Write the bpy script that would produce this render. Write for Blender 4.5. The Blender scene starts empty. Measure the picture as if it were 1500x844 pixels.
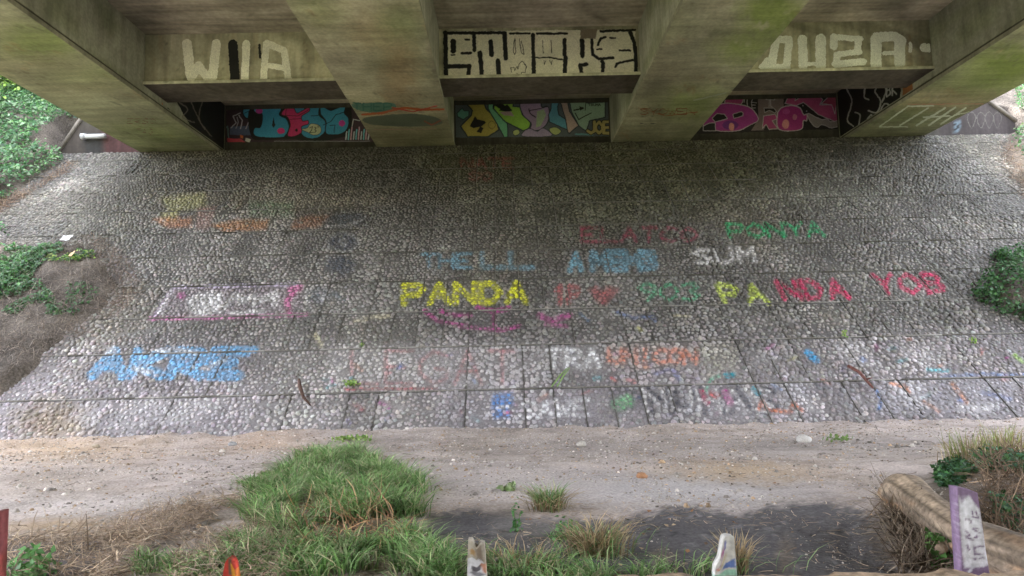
import bpy, math, random
import numpy as np
random.seed(7); RNG=np.random.default_rng(7)
SC=bpy.context.scene; COL=SC.collection
# ------------------------------------------------------------------ camera model
H=1.35; K=H/1.5
Yv=np.array([-8,-98,-1000.]);Yv/=np.linalg.norm(Yv)
Xv=np.array([1,.023,0.]);Xv[2]=-(Xv[0]*Yv[0]+Xv[1]*Yv[1])/Yv[2];Xv/=np.linalg.norm(Xv)
Zv=np.cross(Xv,Yv); R=np.array([Xv,Yv,Zv]); C=np.array([0,0,H])
def ray(x,y): return R@np.array([x-750.,-(y-422.),-1000.])
def hit(x,y,n,p):
    d=ray(x,y);n=np.array(n,float);return C+d*(np.dot(np.array(p,float)-C,n)/np.dot(d,n))
def proj(P):
    c=(np.asarray(P)-C)@R
    z=np.minimum(c[...,2],-1e-3)
    return 750-c[...,0]/z*1000, 422+c[...,1]/z*1000
TH=math.radians(40.3); SU=np.array([0,math.cos(TH),math.sin(TH)]); SN=np.array([0,-math.sin(TH),math.cos(TH)])
BY=hit(740,637,(0,0,1),(0,0,0))[1]; SB=np.array([0,BY,0.])       # foot of the embankment
ZS=8.955*K                                                        # girder soffit height
VTOP=(ZS-0.01)/math.sin(TH); YT=BY+VTOP*math.cos(TH)
ZD=10.85*K; YW=24.35*K; YX=18.8*K; ZX=9.35*K
def onS(u,v,h=0.): return SB+np.outer(u,[1,0,0])+np.outer(v,SU)+np.outer(h if np.ndim(h) else np.full(len(u),h),SN)
def sl(x,y):                                                      # pixel -> slope coords
    P=hit(x,y,SN,SB); return P[0], float(np.dot(P-SB,SU))
def gd(x,y,z=0): return hit(x,y,(0,0,1),(0,0,z))
# ------------------------------------------------------------------ noise
def vnoise(x,y,s=1.,seed=0):
    x=np.asarray(x,float)/s+1000.;y=np.asarray(y,float)/s+1000.
    xi=np.floor(x).astype(np.int64);yi=np.floor(y).astype(np.int64);fx=x-xi;fy=y-yi
    fx=fx*fx*(3-2*fx);fy=fy*fy*(3-2*fy)
    def h(a,b):
        n=(a*374761393+b*668265263+seed*144665)&0xffffffff
        n=((n^(n>>13))*1274126177)&0xffffffff
        return ((n^(n>>16))&0xffff)/65535.
    return (h(xi,yi)*(1-fx)+h(xi+1,yi)*fx)*(1-fy)+(h(xi,yi+1)*(1-fx)+h(xi+1,yi+1)*fx)*fy
def fbm(x,y,s=1.,o=4,seed=0):
    t=0;a=.5
    for i in range(o): t=t+a*vnoise(x,y,s/2**i,seed+i*17);a*=.5
    return t/(1-.5**o)
def sstep(a,b,x): t=np.clip((x-a)/(b-a),0,1);return t*t*(3-2*t)
# ------------------------------------------------------------------ raster layers (photo pixel measure)
FONT={'A':[[(0,1),(.5,0),(1,1)],[(.2,.62),(.8,.62)]],'B':[[(0,0),(0,1),(.8,.9),(.9,.7),(.6,.5),(0,.5)],[(0,0),(.7,.05),(.8,.3),(.6,.5)]],
'C':[[(1,.1),(.5,0),(0,.35),(0,.7),(.5,1),(1,.9)]],'D':[[(0,0),(0,1),(.6,.95),(1,.5),(.6,.05),(0,0)]],'E':[[(1,0),(0,0),(0,1),(1,1)],[(0,.5),(.7,.5)]],
'G':[[(1,.15),(.5,0),(0,.35),(0,.7),(.5,1),(1,.85),(1,.55),(.6,.55)]],'H':[[(0,0),(0,1)],[(1,0),(1,1)],[(0,.5),(1,.5)]],'I':[[(.5,0),(.5,1)]],
'J':[[(1,0),(1,.8),(.5,1),(0,.8)]],'K':[[(0,0),(0,1)],[(1,0),(0,.55),(1,1)]],'L':[[(0,0),(0,1),(1,1)]],'M':[[(0,1),(0,0),(.5,.6),(1,0),(1,1)]],
'N':[[(0,1),(0,0),(1,1),(1,0)]],'O':[[(.5,0),(0,.35),(0,.7),(.5,1),(1,.7),(1,.35),(.5,0)]],'P':[[(0,1),(0,0),(.8,.05),(1,.3),(.7,.55),(0,.55)]],
'Q':[[(.5,0),(0,.35),(0,.7),(.5,1),(1,.7),(1,.35),(.5,0)],[(.6,.6),(1,1)]],'R':[[(0,1),(0,0),(.8,.05),(1,.3),(.7,.5),(0,.55),(1,1)]],
'S':[[(1,.1),(.4,0),(0,.25),(.5,.5),(1,.75),(.6,1),(0,.9)]],'T':[[(0,0),(1,0)],[(.5,0),(.5,1)]],'U':[[(0,0),(0,.8),(.5,1),(1,.8),(1,0)]],
'V':[[(0,0),(.5,1),(1,0)]],'W':[[(0,0),(.25,1),(.5,.4),(.75,1),(1,0)]],'Y':[[(0,0),(.5,.5),(1,0)],[(.5,.5),(.5,1)]],'Z':[[(0,0),(1,0),(0,1),(1,1)]],
'0':[[(.5,0),(0,.35),(0,.7),(.5,1),(1,.7),(1,.35),(.5,0)]],'1':[[(.2,.2),(.6,0),(.6,1)]],'2':[[(0,.2),(.5,0),(1,.25),(0,1),(1,1)]],
'3':[[(0,.1),(.6,0),(.9,.25),(.4,.48),(1,.7),(.6,1),(0,.9)]],'7':[[(0,0),(1,0),(.4,1)]],'5':[[(1,0),(0,0),(0,.45),(.7,.4),(1,.7),(.6,1),(0,.95)]],
'9':[[(1,.4),(.4,.5),(0,.25),(.5,0),(1,.2),(1,.6),(.5,1)]],'/':[[(.9,0),(.1,1)]],'8':[[(.5,.48),(.05,.25),(.5,0),(.95,.25),(.5,.48),(0,.75),(.5,1),(1,.75),(.5,.48)]]}
def word(t,x0,y0,x1,y1,col,w,gap=.28,op=1.,dy=0.,sh=0.):
    """strokes of a word in the box; dy = rise of the far end; sh = lean"""
    n=len(t);cw=(x1-x0)/(n+(n-1)*gap);L=[]
    for i,ch in enumerate(t):
        if ch==' ':continue
        for pl in FONT[ch]:
            pts=[]
            for a,b in pl:
                x=x0+i*cw*(1+gap)+a*cw; y=y0+b*(y1-y0)+dy*(x-x0)/(x1-x0); pts.append((x+sh*(y1-y),y))
            L.append(('L',col,w,pts,op))
    return L
def smooth(pts,closed=True,n=6):
    P=np.array(pts,float);N=len(P);out=[]
    for i in range(N if closed else N-1):
        p0,p1,p2,p3=[P[(i+k)%N] if closed else P[min(max(i+k,0),N-1)] for k in (-1,0,1,2)]
        for j in range(n):
            t=j/n;out.append(.5*((2*p1)+(-p0+p2)*t+(2*p0-5*p1+4*p2-p3)*t*t+(-p0+3*p1-3*p2+p3)*t**3))
    if not closed: out.append(P[-1])
    return out
def sdist(px,py,pts):
    d=np.full(px.shape,1e9)
    for (ax,ay),(bx,by) in zip(pts[:-1],pts[1:]):
        dx,dy=bx-ax,by-ay;l=dx*dx+dy*dy+1e-9
        t=np.clip(((px-ax)*dx+(py-ay)*dy)/l,0,1);d=np.minimum(d,np.hypot(px-ax-t*dx,py-ay-t*dy))
    return d
def inpoly(px,py,pts):
    r=np.zeros(px.shape,bool);n=len(pts)
    for i in range(n):
        ax,ay=pts[i];bx,by=pts[(i+1)%n]
        if ay==by:continue
        c=((ay>py)!=(by>py))&(px<(bx-ax)*(py-ay)/(by-ay)+ax);r^=c
    return r
def sgn_poly(px,py,pts):
    pts=list(map(tuple,pts));d=sdist(px,py,pts+[pts[0]]);return np.where(inpoly(px,py,pts),d,-d)
def xf(layers,ox,oy,s):
    out=[]
    for l in layers:
        l=list(l);k=l[0]
        if k=='E': l[2]=(ox+l[2][0]/s,oy+l[2][1]/s,l[2][2]/s,l[2][3]/s)
        elif k=='L': l[2]/=s;l[3]=[(ox+a/s,oy+b/s) for a,b in l[3]]
        else:
            l[2]=[(ox+a/s,oy+b/s) for a,b in l[2]]
            if k in('PO','BO'): l[4]/=s
        out.append(tuple(l))
    return out
def raster(px,py,layers,rough=.8,soft=.35,seed=3):
    """L: stroke  P/B: polygon / smooth polygon  PO/BO: with outline  E: ellipse.  returns rgb, alpha"""
    px=np.asarray(px,float);py=np.asarray(py,float)
    jx=px+rough*(vnoise(px,py,2.2,seed)-.5)*2+rough*(vnoise(px,py,7,seed+5)-.5)*1.5
    jy=py+rough*(vnoise(px,py,2.2,seed+9)-.5)*2+rough*(vnoise(px,py,7,seed+8)-.5)*1.5
    rgb=np.zeros(px.shape+(3,));al=np.zeros(px.shape)
    def put(a,c):
        nonlocal rgb,al
        a=a[...,None];na=a[...,0]+al*(1-a[...,0])
        rgb=np.where(na[...,None]>1e-6,(np.array(c)*a+rgb*al[...,None]*(1-a))/np.maximum(na[...,None],1e-6),rgb);al=na
    for l in layers:
        k=l[0];c=l[1]
        if k=='L':
            op=l[4] if len(l)>4 else 1.;sf=l[5] if len(l)>5 else soft
            put(np.clip((l[2]/2-sdist(jx,jy,l[3]))/sf*.5+.5,0,1)*op,c)
        elif k=='E':
            cx,cy,rx,ry=l[2];op=l[3] if len(l)>3 else 1.;sf=l[4] if len(l)>4 else soft
            d=(1-np.hypot((jx-cx)/rx,(jy-cy)/ry))*min(rx,ry);put(np.clip(d/sf*.5+.5,0,1)*op,c)
        elif k in('P','B'):
            op=l[3] if len(l)>3 else 1.;sf=l[4] if len(l)>4 else soft
            pts=smooth(l[2]) if k=='B' else l[2]
            put(np.clip(sgn_poly(jx,jy,pts)/sf*.5+.5,0,1)*op,c)
        else:                                      # PO/BO  color, pts, outline colour, width
            pts=smooth(l[2]) if k=='BO' else l[2]
            d=sgn_poly(jx,jy,pts)
            put(np.clip((d+l[4]/2)/soft*.5+.5,0,1),l[3]);put(np.clip((d-l[4]/2)/soft*.5+.5,0,1),c)
    return rgb,al
def over(base,layers,px,py,**k):
    rgb,a=raster(px,py,layers,**k);return base*(1-a[:,None])+rgb*a[:,None]
# ------------------------------------------------------------------ mesh helpers
def mesh(name,V,F,mat,parent=None,col=None,smooth_=False,UVs=None):
    V=np.asarray(V,np.float32);me=bpy.data.meshes.new(name)
    if isinstance(F,np.ndarray):
        n,k=F.shape;me.vertices.add(len(V));me.vertices.foreach_set('co',V.ravel())
        me.loops.add(n*k);me.loops.foreach_set('vertex_index',F.ravel().astype(np.int32))
        me.polygons.add(n);me.polygons.foreach_set('loop_start',np.arange(0,n*k,k,dtype=np.int32))
        me.update(calc_edges=True)
    else: me.from_pydata([tuple(map(float,v)) for v in V],[],[tuple(map(int,f)) for f in F])
    if col is not None:
        a=me.color_attributes.new('Col','FLOAT_COLOR','POINT')
        c=np.ones((len(V),4),np.float32);c[:,:3]=col;a.data.foreach_set('color',c.ravel())
    if smooth_: me.polygons.foreach_set('use_smooth',np.ones(len(me.polygons),bool))
    me.materials.append(mat);o=bpy.data.objects.new(name,me);COL.objects.link(o)
    if parent is not None: o.parent=parent
    return o
def tag(o,label=None,cat=None,group=None,kind=None):
    for k,v in(('label',label),('category',cat),('group',group),('kind',kind)):
        if v: o[k]=v
    return o
def empty(name,loc,label,cat,group=None,rz=0):
    o=bpy.data.objects.new(name,None);COL.objects.link(o);o.location=[float(a) for a in loc];o.rotation_euler.z=rz
    o.empty_display_size=.2
    return tag(o,label,cat,group)
def gridF(nu,nv,off=0):
    i=np.arange(nu-1);j=np.arange(nv-1);I,J=np.meshgrid(i,j,indexing='ij')
    a=(I*nv+J).ravel()+off;return np.stack([a,a+nv,a+nv+1,a+1],1)
def patch(o,eu,ev,res,lu=None,lv=None):
    """grid from corner o over vectors eu, ev"""
    o,eu,ev=map(lambda a:np.array(a,float),(o,eu,ev))
    nu=max(2,int(np.linalg.norm(eu)/res)+1);nv=max(2,int(np.linalg.norm(ev)/(lv or res))+1)
    U,V=np.meshgrid(np.linspace(0,1,nu),np.linspace(0,1,nv),indexing='ij')
    return o+U.reshape(-1,1)*eu+V.reshape(-1,1)*ev,nu,nv
class Bag:
    def __init__(s): s.V=[];s.F=[];s.C=[];s.n=0
    def add(s,V,F,c):
        V=np.asarray(V,float);s.V.append(V);s.F.append(np.asarray(F)+s.n);s.n+=len(V)
        c=np.asarray(c,float);s.C.append(np.broadcast_to(c,(len(V),3)) if c.ndim==1 else c)
    def grid(s,o,eu,ev,res,cf,lv=None):
        V,nu,nv=patch(o,eu,ev,res,lv=lv);c=cf(V) if callable(cf) else cf;s.add(V,gridF(nu,nv),c)
    def box(s,lo,hi,c,M=None):
        x0,y0,z0=lo;x1,y1,z1=hi
        V=np.array([(x,y,z) for x in(x0,x1) for y in(y0,y1) for z in(z0,z1)],float)
        if M is not None: V=M(V)
        s.add(V,[(0,1,3,2),(4,6,7,5),(0,4,5,1),(2,3,7,6),(0,2,6,4),(1,5,7,3)],c)
    def build(s,name,mat,parent=None,smooth_=False):
        return mesh(name,np.concatenate(s.V),np.concatenate(s.F),mat,parent,np.concatenate(s.C),smooth_)
def tube(pts,rad,n=8,cf=(.3,.2,.1),bump=0.,seed=0,cap=True):
    """quad tube through pts with radii; returns V,F,C arrays (caps as shrunk rings)"""
    P=np.array(pts,float);r=np.array(rad,float)
    if cap: P=np.vstack([P[:1],P,P[-1:]]);r=np.concatenate([[.002],r,[.002]])
    T=np.gradient(P,axis=0);T/=np.linalg.norm(T,axis=1,keepdims=True)+1e-9
    a=np.array([0,0,1.]) if abs(T[0][2])<.9 else np.array([1.,0,0]);V=[]
    for i in range(len(P)):
        b=np.cross(T[i],a);b/=np.linalg.norm(b)+1e-9;c=np.cross(b,T[i])
        for k in range(n):
            g=2*math.pi*k/n;q=r[i]*(1+bump*(vnoise(np.array([k*1.7]),np.array([i*.9]),1,seed)[0]-.5)*2)
            V.append(P[i]+q*(math.cos(g)*b+math.sin(g)*c))
    F=[(i*n+k,i*n+(k+1)%n,(i+1)*n+(k+1)%n,(i+1)*n+k) for i in range(len(P)-1) for k in range(n)]
    return np.array(V),np.array(F),np.broadcast_to(np.array(cf,float),(len(V),3))
# ------------------------------------------------------------------ materials
def mat(name,rough=.85,noise=(.35,3.),fine=(.25,60.),bump=(.4,.01,40.),trans=0.,streak=None,spec=.3,attr=True,col=(.5,.5,.5)):
    m=bpy.data.materials.new(name);m.use_nodes=True;nt=m.node_tree;N=nt.nodes;L=nt.links
    b=N['Principled BSDF'];b.inputs['Roughness'].default_value=rough;b.inputs['Specular IOR Level'].default_value=spec
    tc=N.new('ShaderNodeTexCoord')
    if attr: c=N.new('ShaderNodeVertexColor');c.layer_name='Col';src=c.outputs['Color']
    else: c=N.new('ShaderNodeRGB');c.outputs[0].default_value=(*col,1);src=c.outputs[0]
    def mul(src,amt,scale,detail=5,sx=None):
        n=N.new('ShaderNodeTexNoise');n.inputs['Scale'].default_value=scale;n.inputs['Detail'].default_value=detail
        if sx:
            mp=N.new('ShaderNodeMapping');mp.inputs['Scale'].default_value=sx;L.new(tc.outputs['Object'],mp.inputs[0]);L.new(mp.outputs[0],n.inputs['Vector'])
        else: L.new(tc.outputs['Object'],n.inputs['Vector'])
        mr=N.new('ShaderNodeMapRange');mr.inputs[1].default_value=.3;mr.inputs[2].default_value=.7
        mr.inputs[3].default_value=1-amt;mr.inputs[4].default_value=1+amt*.8
        L.new(n.outputs[0],mr.inputs[0])
        mx=N.new('ShaderNodeVectorMath');mx.operation='SCALE';L.new(src,mx.inputs[0]);L.new(mr.outputs[0],mx.inputs['Scale']);return mx.outputs[0]
    if noise: src=mul(src,*noise)
    if fine: src=mul(src,*fine)
    if streak: src=mul(src,streak[0],streak[1],4,streak[2])
    L.new(src,b.inputs['Base Color'])
    if bump:
        n=N.new('ShaderNodeTexNoise');n.inputs['Scale'].default_value=bump[2];n.inputs['Detail'].default_value=6
        L.new(tc.outputs['Object'],n.inputs['Vector'])
        bp=N.new('ShaderNodeBump');bp.inputs['Strength'].default_value=bump[0];bp.inputs['Distance'].default_value=bump[1]
        L.new(n.outputs[0],bp.inputs['Height']);L.new(bp.outputs[0],b.inputs['Normal'])
    if trans:
        t=N.new('ShaderNodeBsdfTranslucent');L.new(src,t.inputs[0]);mx=N.new('ShaderNodeMixShader');mx.inputs[0].default_value=trans
        L.new(b.outputs[0],mx.inputs[1]);L.new(t.outputs[0],mx.inputs[2]);L.new(mx.outputs[0],N['Material Output'].inputs[0])
    return m
M_conc=mat('concrete',.85,(.22,.9),(.16,14.),(.5,.006,30.),streak=(.2,1.,(.6,5,.6)))
M_web=mat('web_concrete',.85,(.22,.8),(.15,12.),(.4,.006,30.),streak=(.28,1.,(5,5,.35)))
M_deck=mat('deck_concrete',.9,(.2,.7),(.18,8.),(.4,.01,14.),streak=(.3,1.,(.5,6,1)))
M_paint=mat('spray_paint',.55,(.16,1.5),(.2,40.),(.4,.004,40.),spec=.3)
M_stone=mat('cobble',.75,(.25,1.3),(.3,45.),(.5,.006,60.),spec=.35)
M_mort=mat('mortar',.9,(.25,1.2),(.3,30.),(.8,.01,35.))
M_dirt=mat('dirt',.95,(.14,1.4),(.28,38.),(.9,.02,30.),spec=.15)
M_soil=mat('soil',.95,(.4,1.5),(.45,25.),(1.,.04,16.),spec=.15)
M_leaf=mat('leaf',.5,None,(.2,9.),None,trans=.45,spec=.4)
M_grass=mat('grass_blade',.6,(.3,2.),(.15,20.),None,trans=.3,spec=.25)
M_wood=mat('weathered_wood',.8,(.25,3.),(.25,40.),(.9,.01,50.),streak=(.4,1.,(30,30,3)))
M_log=mat('log_wood',.9,(.35,5.),(.4,30.),(1.,.012,25.))
M_peb=mat('pebble',.8,None,(.25,60.),None)
M_twig=mat('dry_stem',.85,None,(.3,30.),None,trans=.15)
M_plain=mat('plain_paint',.5,(.1,4.),(.1,40.),(.2,.004,30.))
# ------------------------------------------------------------------ BRIDGE
YB=-24.0
bridge=empty('bridge',(0,YT-.5,ZS),'old concrete road bridge seen from below with four wide girders','bridge')
bridge.location=(0,0,0)
OL=(.235,.215,.13);TAN=(.27,.22,.14)
def px_cf(base,layers,rough=6.,soft=12.,seed=1,nz=.25,ns=1.3,tint=None,bmul=1.55):
    def f(V):
        px,py=proj(V);nz_=nz*1.5;n=fbm(V[:,0]+V[:,2],V[:,1],ns,4,seed)
        c=np.array(base)[None]*bmul*(1+nz_*(n-.5)[:,None]*2)
        if tint is not None:
            t=sstep(.5,.72,fbm(V[:,0]+3*V[:,2],V[:,1],1.7,4,seed+40))[:,None];c=c*(1-t*.7)+np.array(tint)*t*.7
        bl=sstep(.56,.60,fbm(V[:,0]*1.3+V[:,2],V[:,1]*.8,.9,5,seed+60))[:,None];c=c*(1-.16*bl)+np.array((.3,.29,.25))*.04*bl
        bl=sstep(.60,.63,fbm(V[:,0]+V[:,2]*.3,V[:,1]+V[:,2],.45,4,seed+61))[:,None];c=c*(1-.14*bl)
        pit=vnoise(V[:,0]*1.3+V[:,2],V[:,1]+V[:,2]*.7,.10,seed+62)[:,None];c=c*(1-.35*(pit>.93))
        c=c*.85+c.mean(1,keepdims=True)*.15
        ok=(V[:,1]>5)
        if layers:
            q=over(c,layers,px,py,rough=rough,soft=soft,seed=seed);c=np.where(ok[:,None],q,c)
        return c
    return f
GR=(.16,.22,.035);RU=(.24,.13,.055);DK=(.10,.095,.07)
def G(c,cx,cy,rx,ry,op,sf=14.): return ('E',c,(cx,cy,rx,ry),op,sf)
def brt(c,k=1.3): return tuple(a*k for a in c)
GR=brt(GR,1.1);RU=brt(RU);TAN=brt(TAN);DK=brt(DK,1.2)
soff=[ # per girder: base + stains as seen on the soffits
 ((.205,.20,.12),[G(GR,60,60,60,26,.55),G(GR,150,110,60,14,.35),G(TAN,40,95,50,10,.4),G(GR,225,200,60,18,.45),G(DK,290,214,50,12,.6),G(TAN,120,130,60,8,.3)]),
 ((.27,.248,.15),[G(RU,585,110,26,50,.45),G(RU,540,50,30,30,.25),G((.3,.27,.2),500,90,40,22,.5),G(GR,585,30,34,28,.25),G(DK,645,70,14,90,.45,9),G((.17,.15,.08),600,200,70,22,.7),G(GR,470,20,30,20,.3)]),
 ((.25,.235,.145),[G(GR,1130,20,46,34,.8),G(GR,1090,70,42,22,.65),G(GR,1010,150,48,24,.55),G(DK,1000,80,30,16,.4),G(DK,960,130,22,30,.4),G((.3,.26,.18),1000,110,36,22,.45),G((.3,.27,.2),1040,30,50,30,.35),G((.2,.16,.11),960,100,25,50,.3),G((.13,.12,.08),960,203,80,14,.6)]),
 ((.215,.215,.12),[G(GR,1480,95,60,26,.8),G(GR,1430,125,50,14,.6),G(RU,1370,148,50,8,.5),G((.26,.24,.15),1370,135,60,10,.3),G(DK,1300,195,60,9,.7),G((.12,.17,.04),1330,168,30,8,.7)])]
GX=[-11.43*K,-3.05*K,5.33*K,13.76*K];GW=2.76*K/2
tags=[[],[],[],[]]
tags[0]=word('ERSO',186,174,228,181,(.13,.05,.02),1.3,op=.9)+word('TAG',200,189,224,197,(.14,.05,.02),1.3,op=.9)
tags[1]=[('B',(.10,.19,.14),[(515,152),(575,150),(577,163),(545,166),(520,160)],.55,1.)]+word('THEP',517,151,574,162,(.04,.14,.10),1.8)+[('L',(.42,.10,.03),3.5,[(530,168),(560,166),(590,158),(620,161),(650,160)],.8),('L',(.40,.06,.04),2.5,[(575,158),(605,164),(640,155)],.8),
  ('B',(.12,.14,.10),[(535,172),(600,166),(640,172),(645,183),(590,186),(540,182)],.75,1.),('L',(.3,.08,.05),2,[(622,178),(632,183),(645,177)],.9),('L',(.35,.2,.15),1.6,[(548,190),(640,189)],.6)]
tags[2]=word('SYOWEN',938,159,1018,168,(.2,.07,.02),1.7,gap=.1)+[('L',(.26,.09,.03),1.5,[(935,158),(975,170),(1022,164)],.8),('L',(.30,.32,.22),2.5,[(1016,147),(1035,143),(1064,136)],.7),('L',(.03,.03,.03),1.2,[(938,181),(948,182)],1.),('L',(.03,.03,.03),1.2,[(953,182),(960,181)],1.)]
PW=(.55,.58,.45)
tags[3]=[('L',PW,2.6,[(1368,155),(1330,156),(1288,186)],.9),('L',PW,2.,[(1288,186),(1330,186)],.9),('L',PW,2.8,[(1318,184),(1360,158)],.9),('L',PW,3.2,[(1342,184),(1385,158)],.9),('L',PW,3,[(1360,184),(1400,157)],.9),('L',PW,2.6,[(1352,172),(1392,170)],.9),
  ('L',PW,3,[(1378,182),(1415,158)],.9),('L',PW,2.,[(1398,169),(1424,163)],.9),('L',(.42,.2,.12),1.8,[(1330,153),(1440,152)],.7)]
rs_=random.Random(21)
for gi_,(xa,xb) in enumerate(((0,300),(420,660),(890,1180),(1270,1500))):
    L_=soff[gi_][1]
    for _ in range(46):
        x_=rs_.uniform(xa,xb);y_=rs_.uniform(0,205);dk_=rs_.random()
        L_.append(('E',(.12,.11,.08) if dk_<.45 else (.42,.38,.28) if dk_<.8 else (.30,.16,.07),(x_,y_,rs_.uniform(2,16),rs_.uniform(1,4)),rs_.uniform(.15,.5),1.5))
    for _ in range(9):
        x_=rs_.uniform(xa,xb);y_=rs_.uniform(5,190);L_.append(('L',(.11,.10,.07),1.,[(x_,y_),(x_+rs_.uniform(-22,22),y_+rs_.uniform(-4,4)),(x_+rs_.uniform(-40,40),y_+rs_.uniform(-9,9))],.5,.6))
glab=['leftmost concrete girder, olive underside, open to the light on its left','second girder from the left with rust stains and green and red tags','third girder from the left with bright green algae along its right edge','rightmost concrete girder with white block letters painted near its foot']
WI=.05
for gi in range(4):
    x0,x1=GX[gi]-GW,GX[gi]+GW;b=Bag();base,lay=soff[gi]
    b.grid((x0,YB,ZS),(0,YW-YB,0),(x1-x0,0,0),.14,px_cf(base,lay,seed=gi+3,tint=(.26,.27,.14)),lv=.07)
    wc=px_cf((.225,.22,.175),[],seed=gi+9,nz=.25,tint=(.26,.28,.17))
    for s,xe in((-1,x0),(1,x1)):
        zc=ZS+.16;xi=xe-s*WI
        b.grid((xe,YB,ZS),(0,YW-YB,0),(0,0,.10),.3,px_cf((.2,.19,.14),[],seed=2),lv=.1)
        b.grid((xe,YB,ZS+.10),(0,YW-YB,0),(-s*.04,0,.012),.3,(.28,.27,.2))
        b.grid((xe-s*.04,YB,ZS+.112),(0,YW-YB,0),(0,0,.05),.3,(.07,.065,.055))
        b.grid((xe-s*.04,YB,ZS+.162),(0,YW-YB,0),(-s*.01,0,.02),.3,(.25,.25,.18))
        b.grid((xi,YB,ZS+.182),(0,YW-YB,0),(0,0,ZD-ZS-.182),.25,wc,lv=.2)
    b.grid((x0,YB,ZS),(x1-x0,0,0),(0,0,ZD-ZS),.5,base)
    g=b.build('girder',M_web if False else M_conc,bridge);tag(g,glab[gi])
    # painted tags on the soffit: thin paint film
    def film(name,o,eu,ev,res,layers,parent,label,rough=.6,thr=.5,mt=None,seed=5,holes=0.):
        V,nu,nv=patch(o,eu,ev,res);px,py=proj(V);rgb,a=raster(px,py,layers,rough=rough,soft=.3,seed=seed)
        if holes: a=a-holes*(vnoise(px,py,1.3,seed+31)>.8)
        F=gridF(nu,nv);keep=(a[F]>=thr).all(1);F=F[keep]
        if len(F)==0: print('EMPTY FILM',label);return
        use=np.unique(F);mp=np.full(len(V),-1);mp[use]=np.arange(len(use))
        q=mesh(name,V[use],mp[F],mt or M_paint,parent,rgb[use]);tag(q,label);return q
    tl=['small brown scrawled tags under the leftmost girder','green and red tag band under the second girder','brown scrawled tag under the third girder','white block letters under the rightmost girder'][gi]
    film('graffiti',(x0+.02,YT-7,ZS-.004),(x1-x0-.04,0,0),(0,6.9,0),.02,tags[gi],g,tl,rough=.35,thr=.45)
# deck slab
b=Bag()
dk=px_cf((.21,.18,.13),[],seed=21,nz=.3,ns=2.,tint=(.22,.19,.13),bmul=2.0)
XL,XR=GX[0]-GW-.25,GX[3]+GW+.25
for a0,a1 in((XL,GX[0]-GW+WI),(GX[0]+GW-WI,GX[1]-GW+WI),(GX[1]+GW-WI,GX[2]-GW+WI),(GX[2]+GW-WI,GX[3]-GW+WI),(GX[3]+GW-WI,XR)):
    b.grid((a0,YB,ZD),(0,YW+.6-YB,0),(a1-a0,0,0),.25,dk)
b.box((XL,YB,ZD+.003),(XR,YW+.6,ZD+.4),(.3,.28,.24))
b.box((XL-.1,YB,ZD-.15),(XL,YW+.6,ZD+1.2),(.27,.26,.2));b.box((XR,YB,ZD-.15),(XR+.1,YW+.6,ZD+1.2),(.27,.26,.2))
b.build('deck',M_deck,bridge)
# cross beams
S5=3.75
OFF=(.46,.45,.33);BLK=(.012,.012,.012)
wia=[('L',(.76,.75,.60),15,[(274,64),(279,110)]),('L',(.76,.75,.60),13,[(280,114),(291,96),(306,118)]),('L',(.76,.75,.60),14,[(317,64),(311,114)]),
 ('L',BLK,15,[(341,65),(344,118)]),('L',(.76,.75,.60),12,[(361,64),(358,120)]),('L',(.76,.75,.60),11,[(390,64),(386,116)]),('L',BLK,4,[(380,66),(381,84)]),('L',(.76,.75,.60),11,[(392,64),(416,74),(423,120)]),('L',(.76,.75,.60),9,[(392,96),(420,100)])]
spuke=[('P',(.70,.67,.52),[(45,172),(1092,160),(1092,430),(45,448)])]
def k(w,*p): return ('L',BLK,w,list(p))
spuke+=[k(26,(46,180),(50,445)),k(18,(40,183),(375,180)),k(12,(400,185),(510,183)),k(14,(550,185),(715,185)),k(30,(90,228),(90,280)),k(12,(158,217),(178,217)),k(9,(80,302),(100,302)),k(16,(138,293),(186,292)),k(24,(66,366),(178,362),(172,415)),
 k(22,(204,190),(206,275)),k(26,(236,290),(248,428)),k(26,(296,228),(300,300)),k(26,(372,190),(378,320)),k(26,(335,335),(343,440)),
 k(4,(78,430),(80,418),(92,418),(90,432)),k(4,(98,418),(102,432),(108,416)),k(4,(112,420),(122,416),(118,440)),k(4,(126,420),(142,416)),
 k(4,(428,212),(420,285),(428,300),(434,288),(430,212)),k(4,(455,215),(462,290),(478,300),(466,225)),k(4,(405,372),(412,395),(405,372),(425,370),(428,388),(440,362),(445,380),(452,350),(470,335),(490,365),(484,400),(465,395),(462,422),(450,410),(436,402)),
 k(22,(528,190),(530,300)),k(24,(530,310),(532,434)),k(4,(580,222),(585,292)),k(4,(626,222),(632,290)),k(8,(545,318),(610,316),(690,328)),k(4,(586,332),(592,354),(598,334)),k(4,(620,334),(628,356),(634,332)),
 k(22,(702,220),(700,300)),k(24,(706,315),(702,424)),k(26,(798,222),(800,308)),k(16,(850,218),(856,300),(890,324),(968,318)),k(22,(822,354),(786,360),(800,424)),k(20,(908,338),(914,350),(910,424)),
 k(14,(884,248),(900,212),(924,204)),k(10,(950,208),(980,210)),k(9,(878,272),(904,270)),k(12,(1004,278),(1062,278)),k(14,(980,368),(990,348),(1085,330)),k(22,(1062,180),(1084,230),(1092,300),(1094,420)),k(14,(900,172),(1090,165)),
 ('P',(.22,.18,.13),[(788,160),(886,158),(870,212),(790,214)])]
bw=(.74,.76,.66)
def q(w,*p): return ('L',bw,w,list(p))
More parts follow.
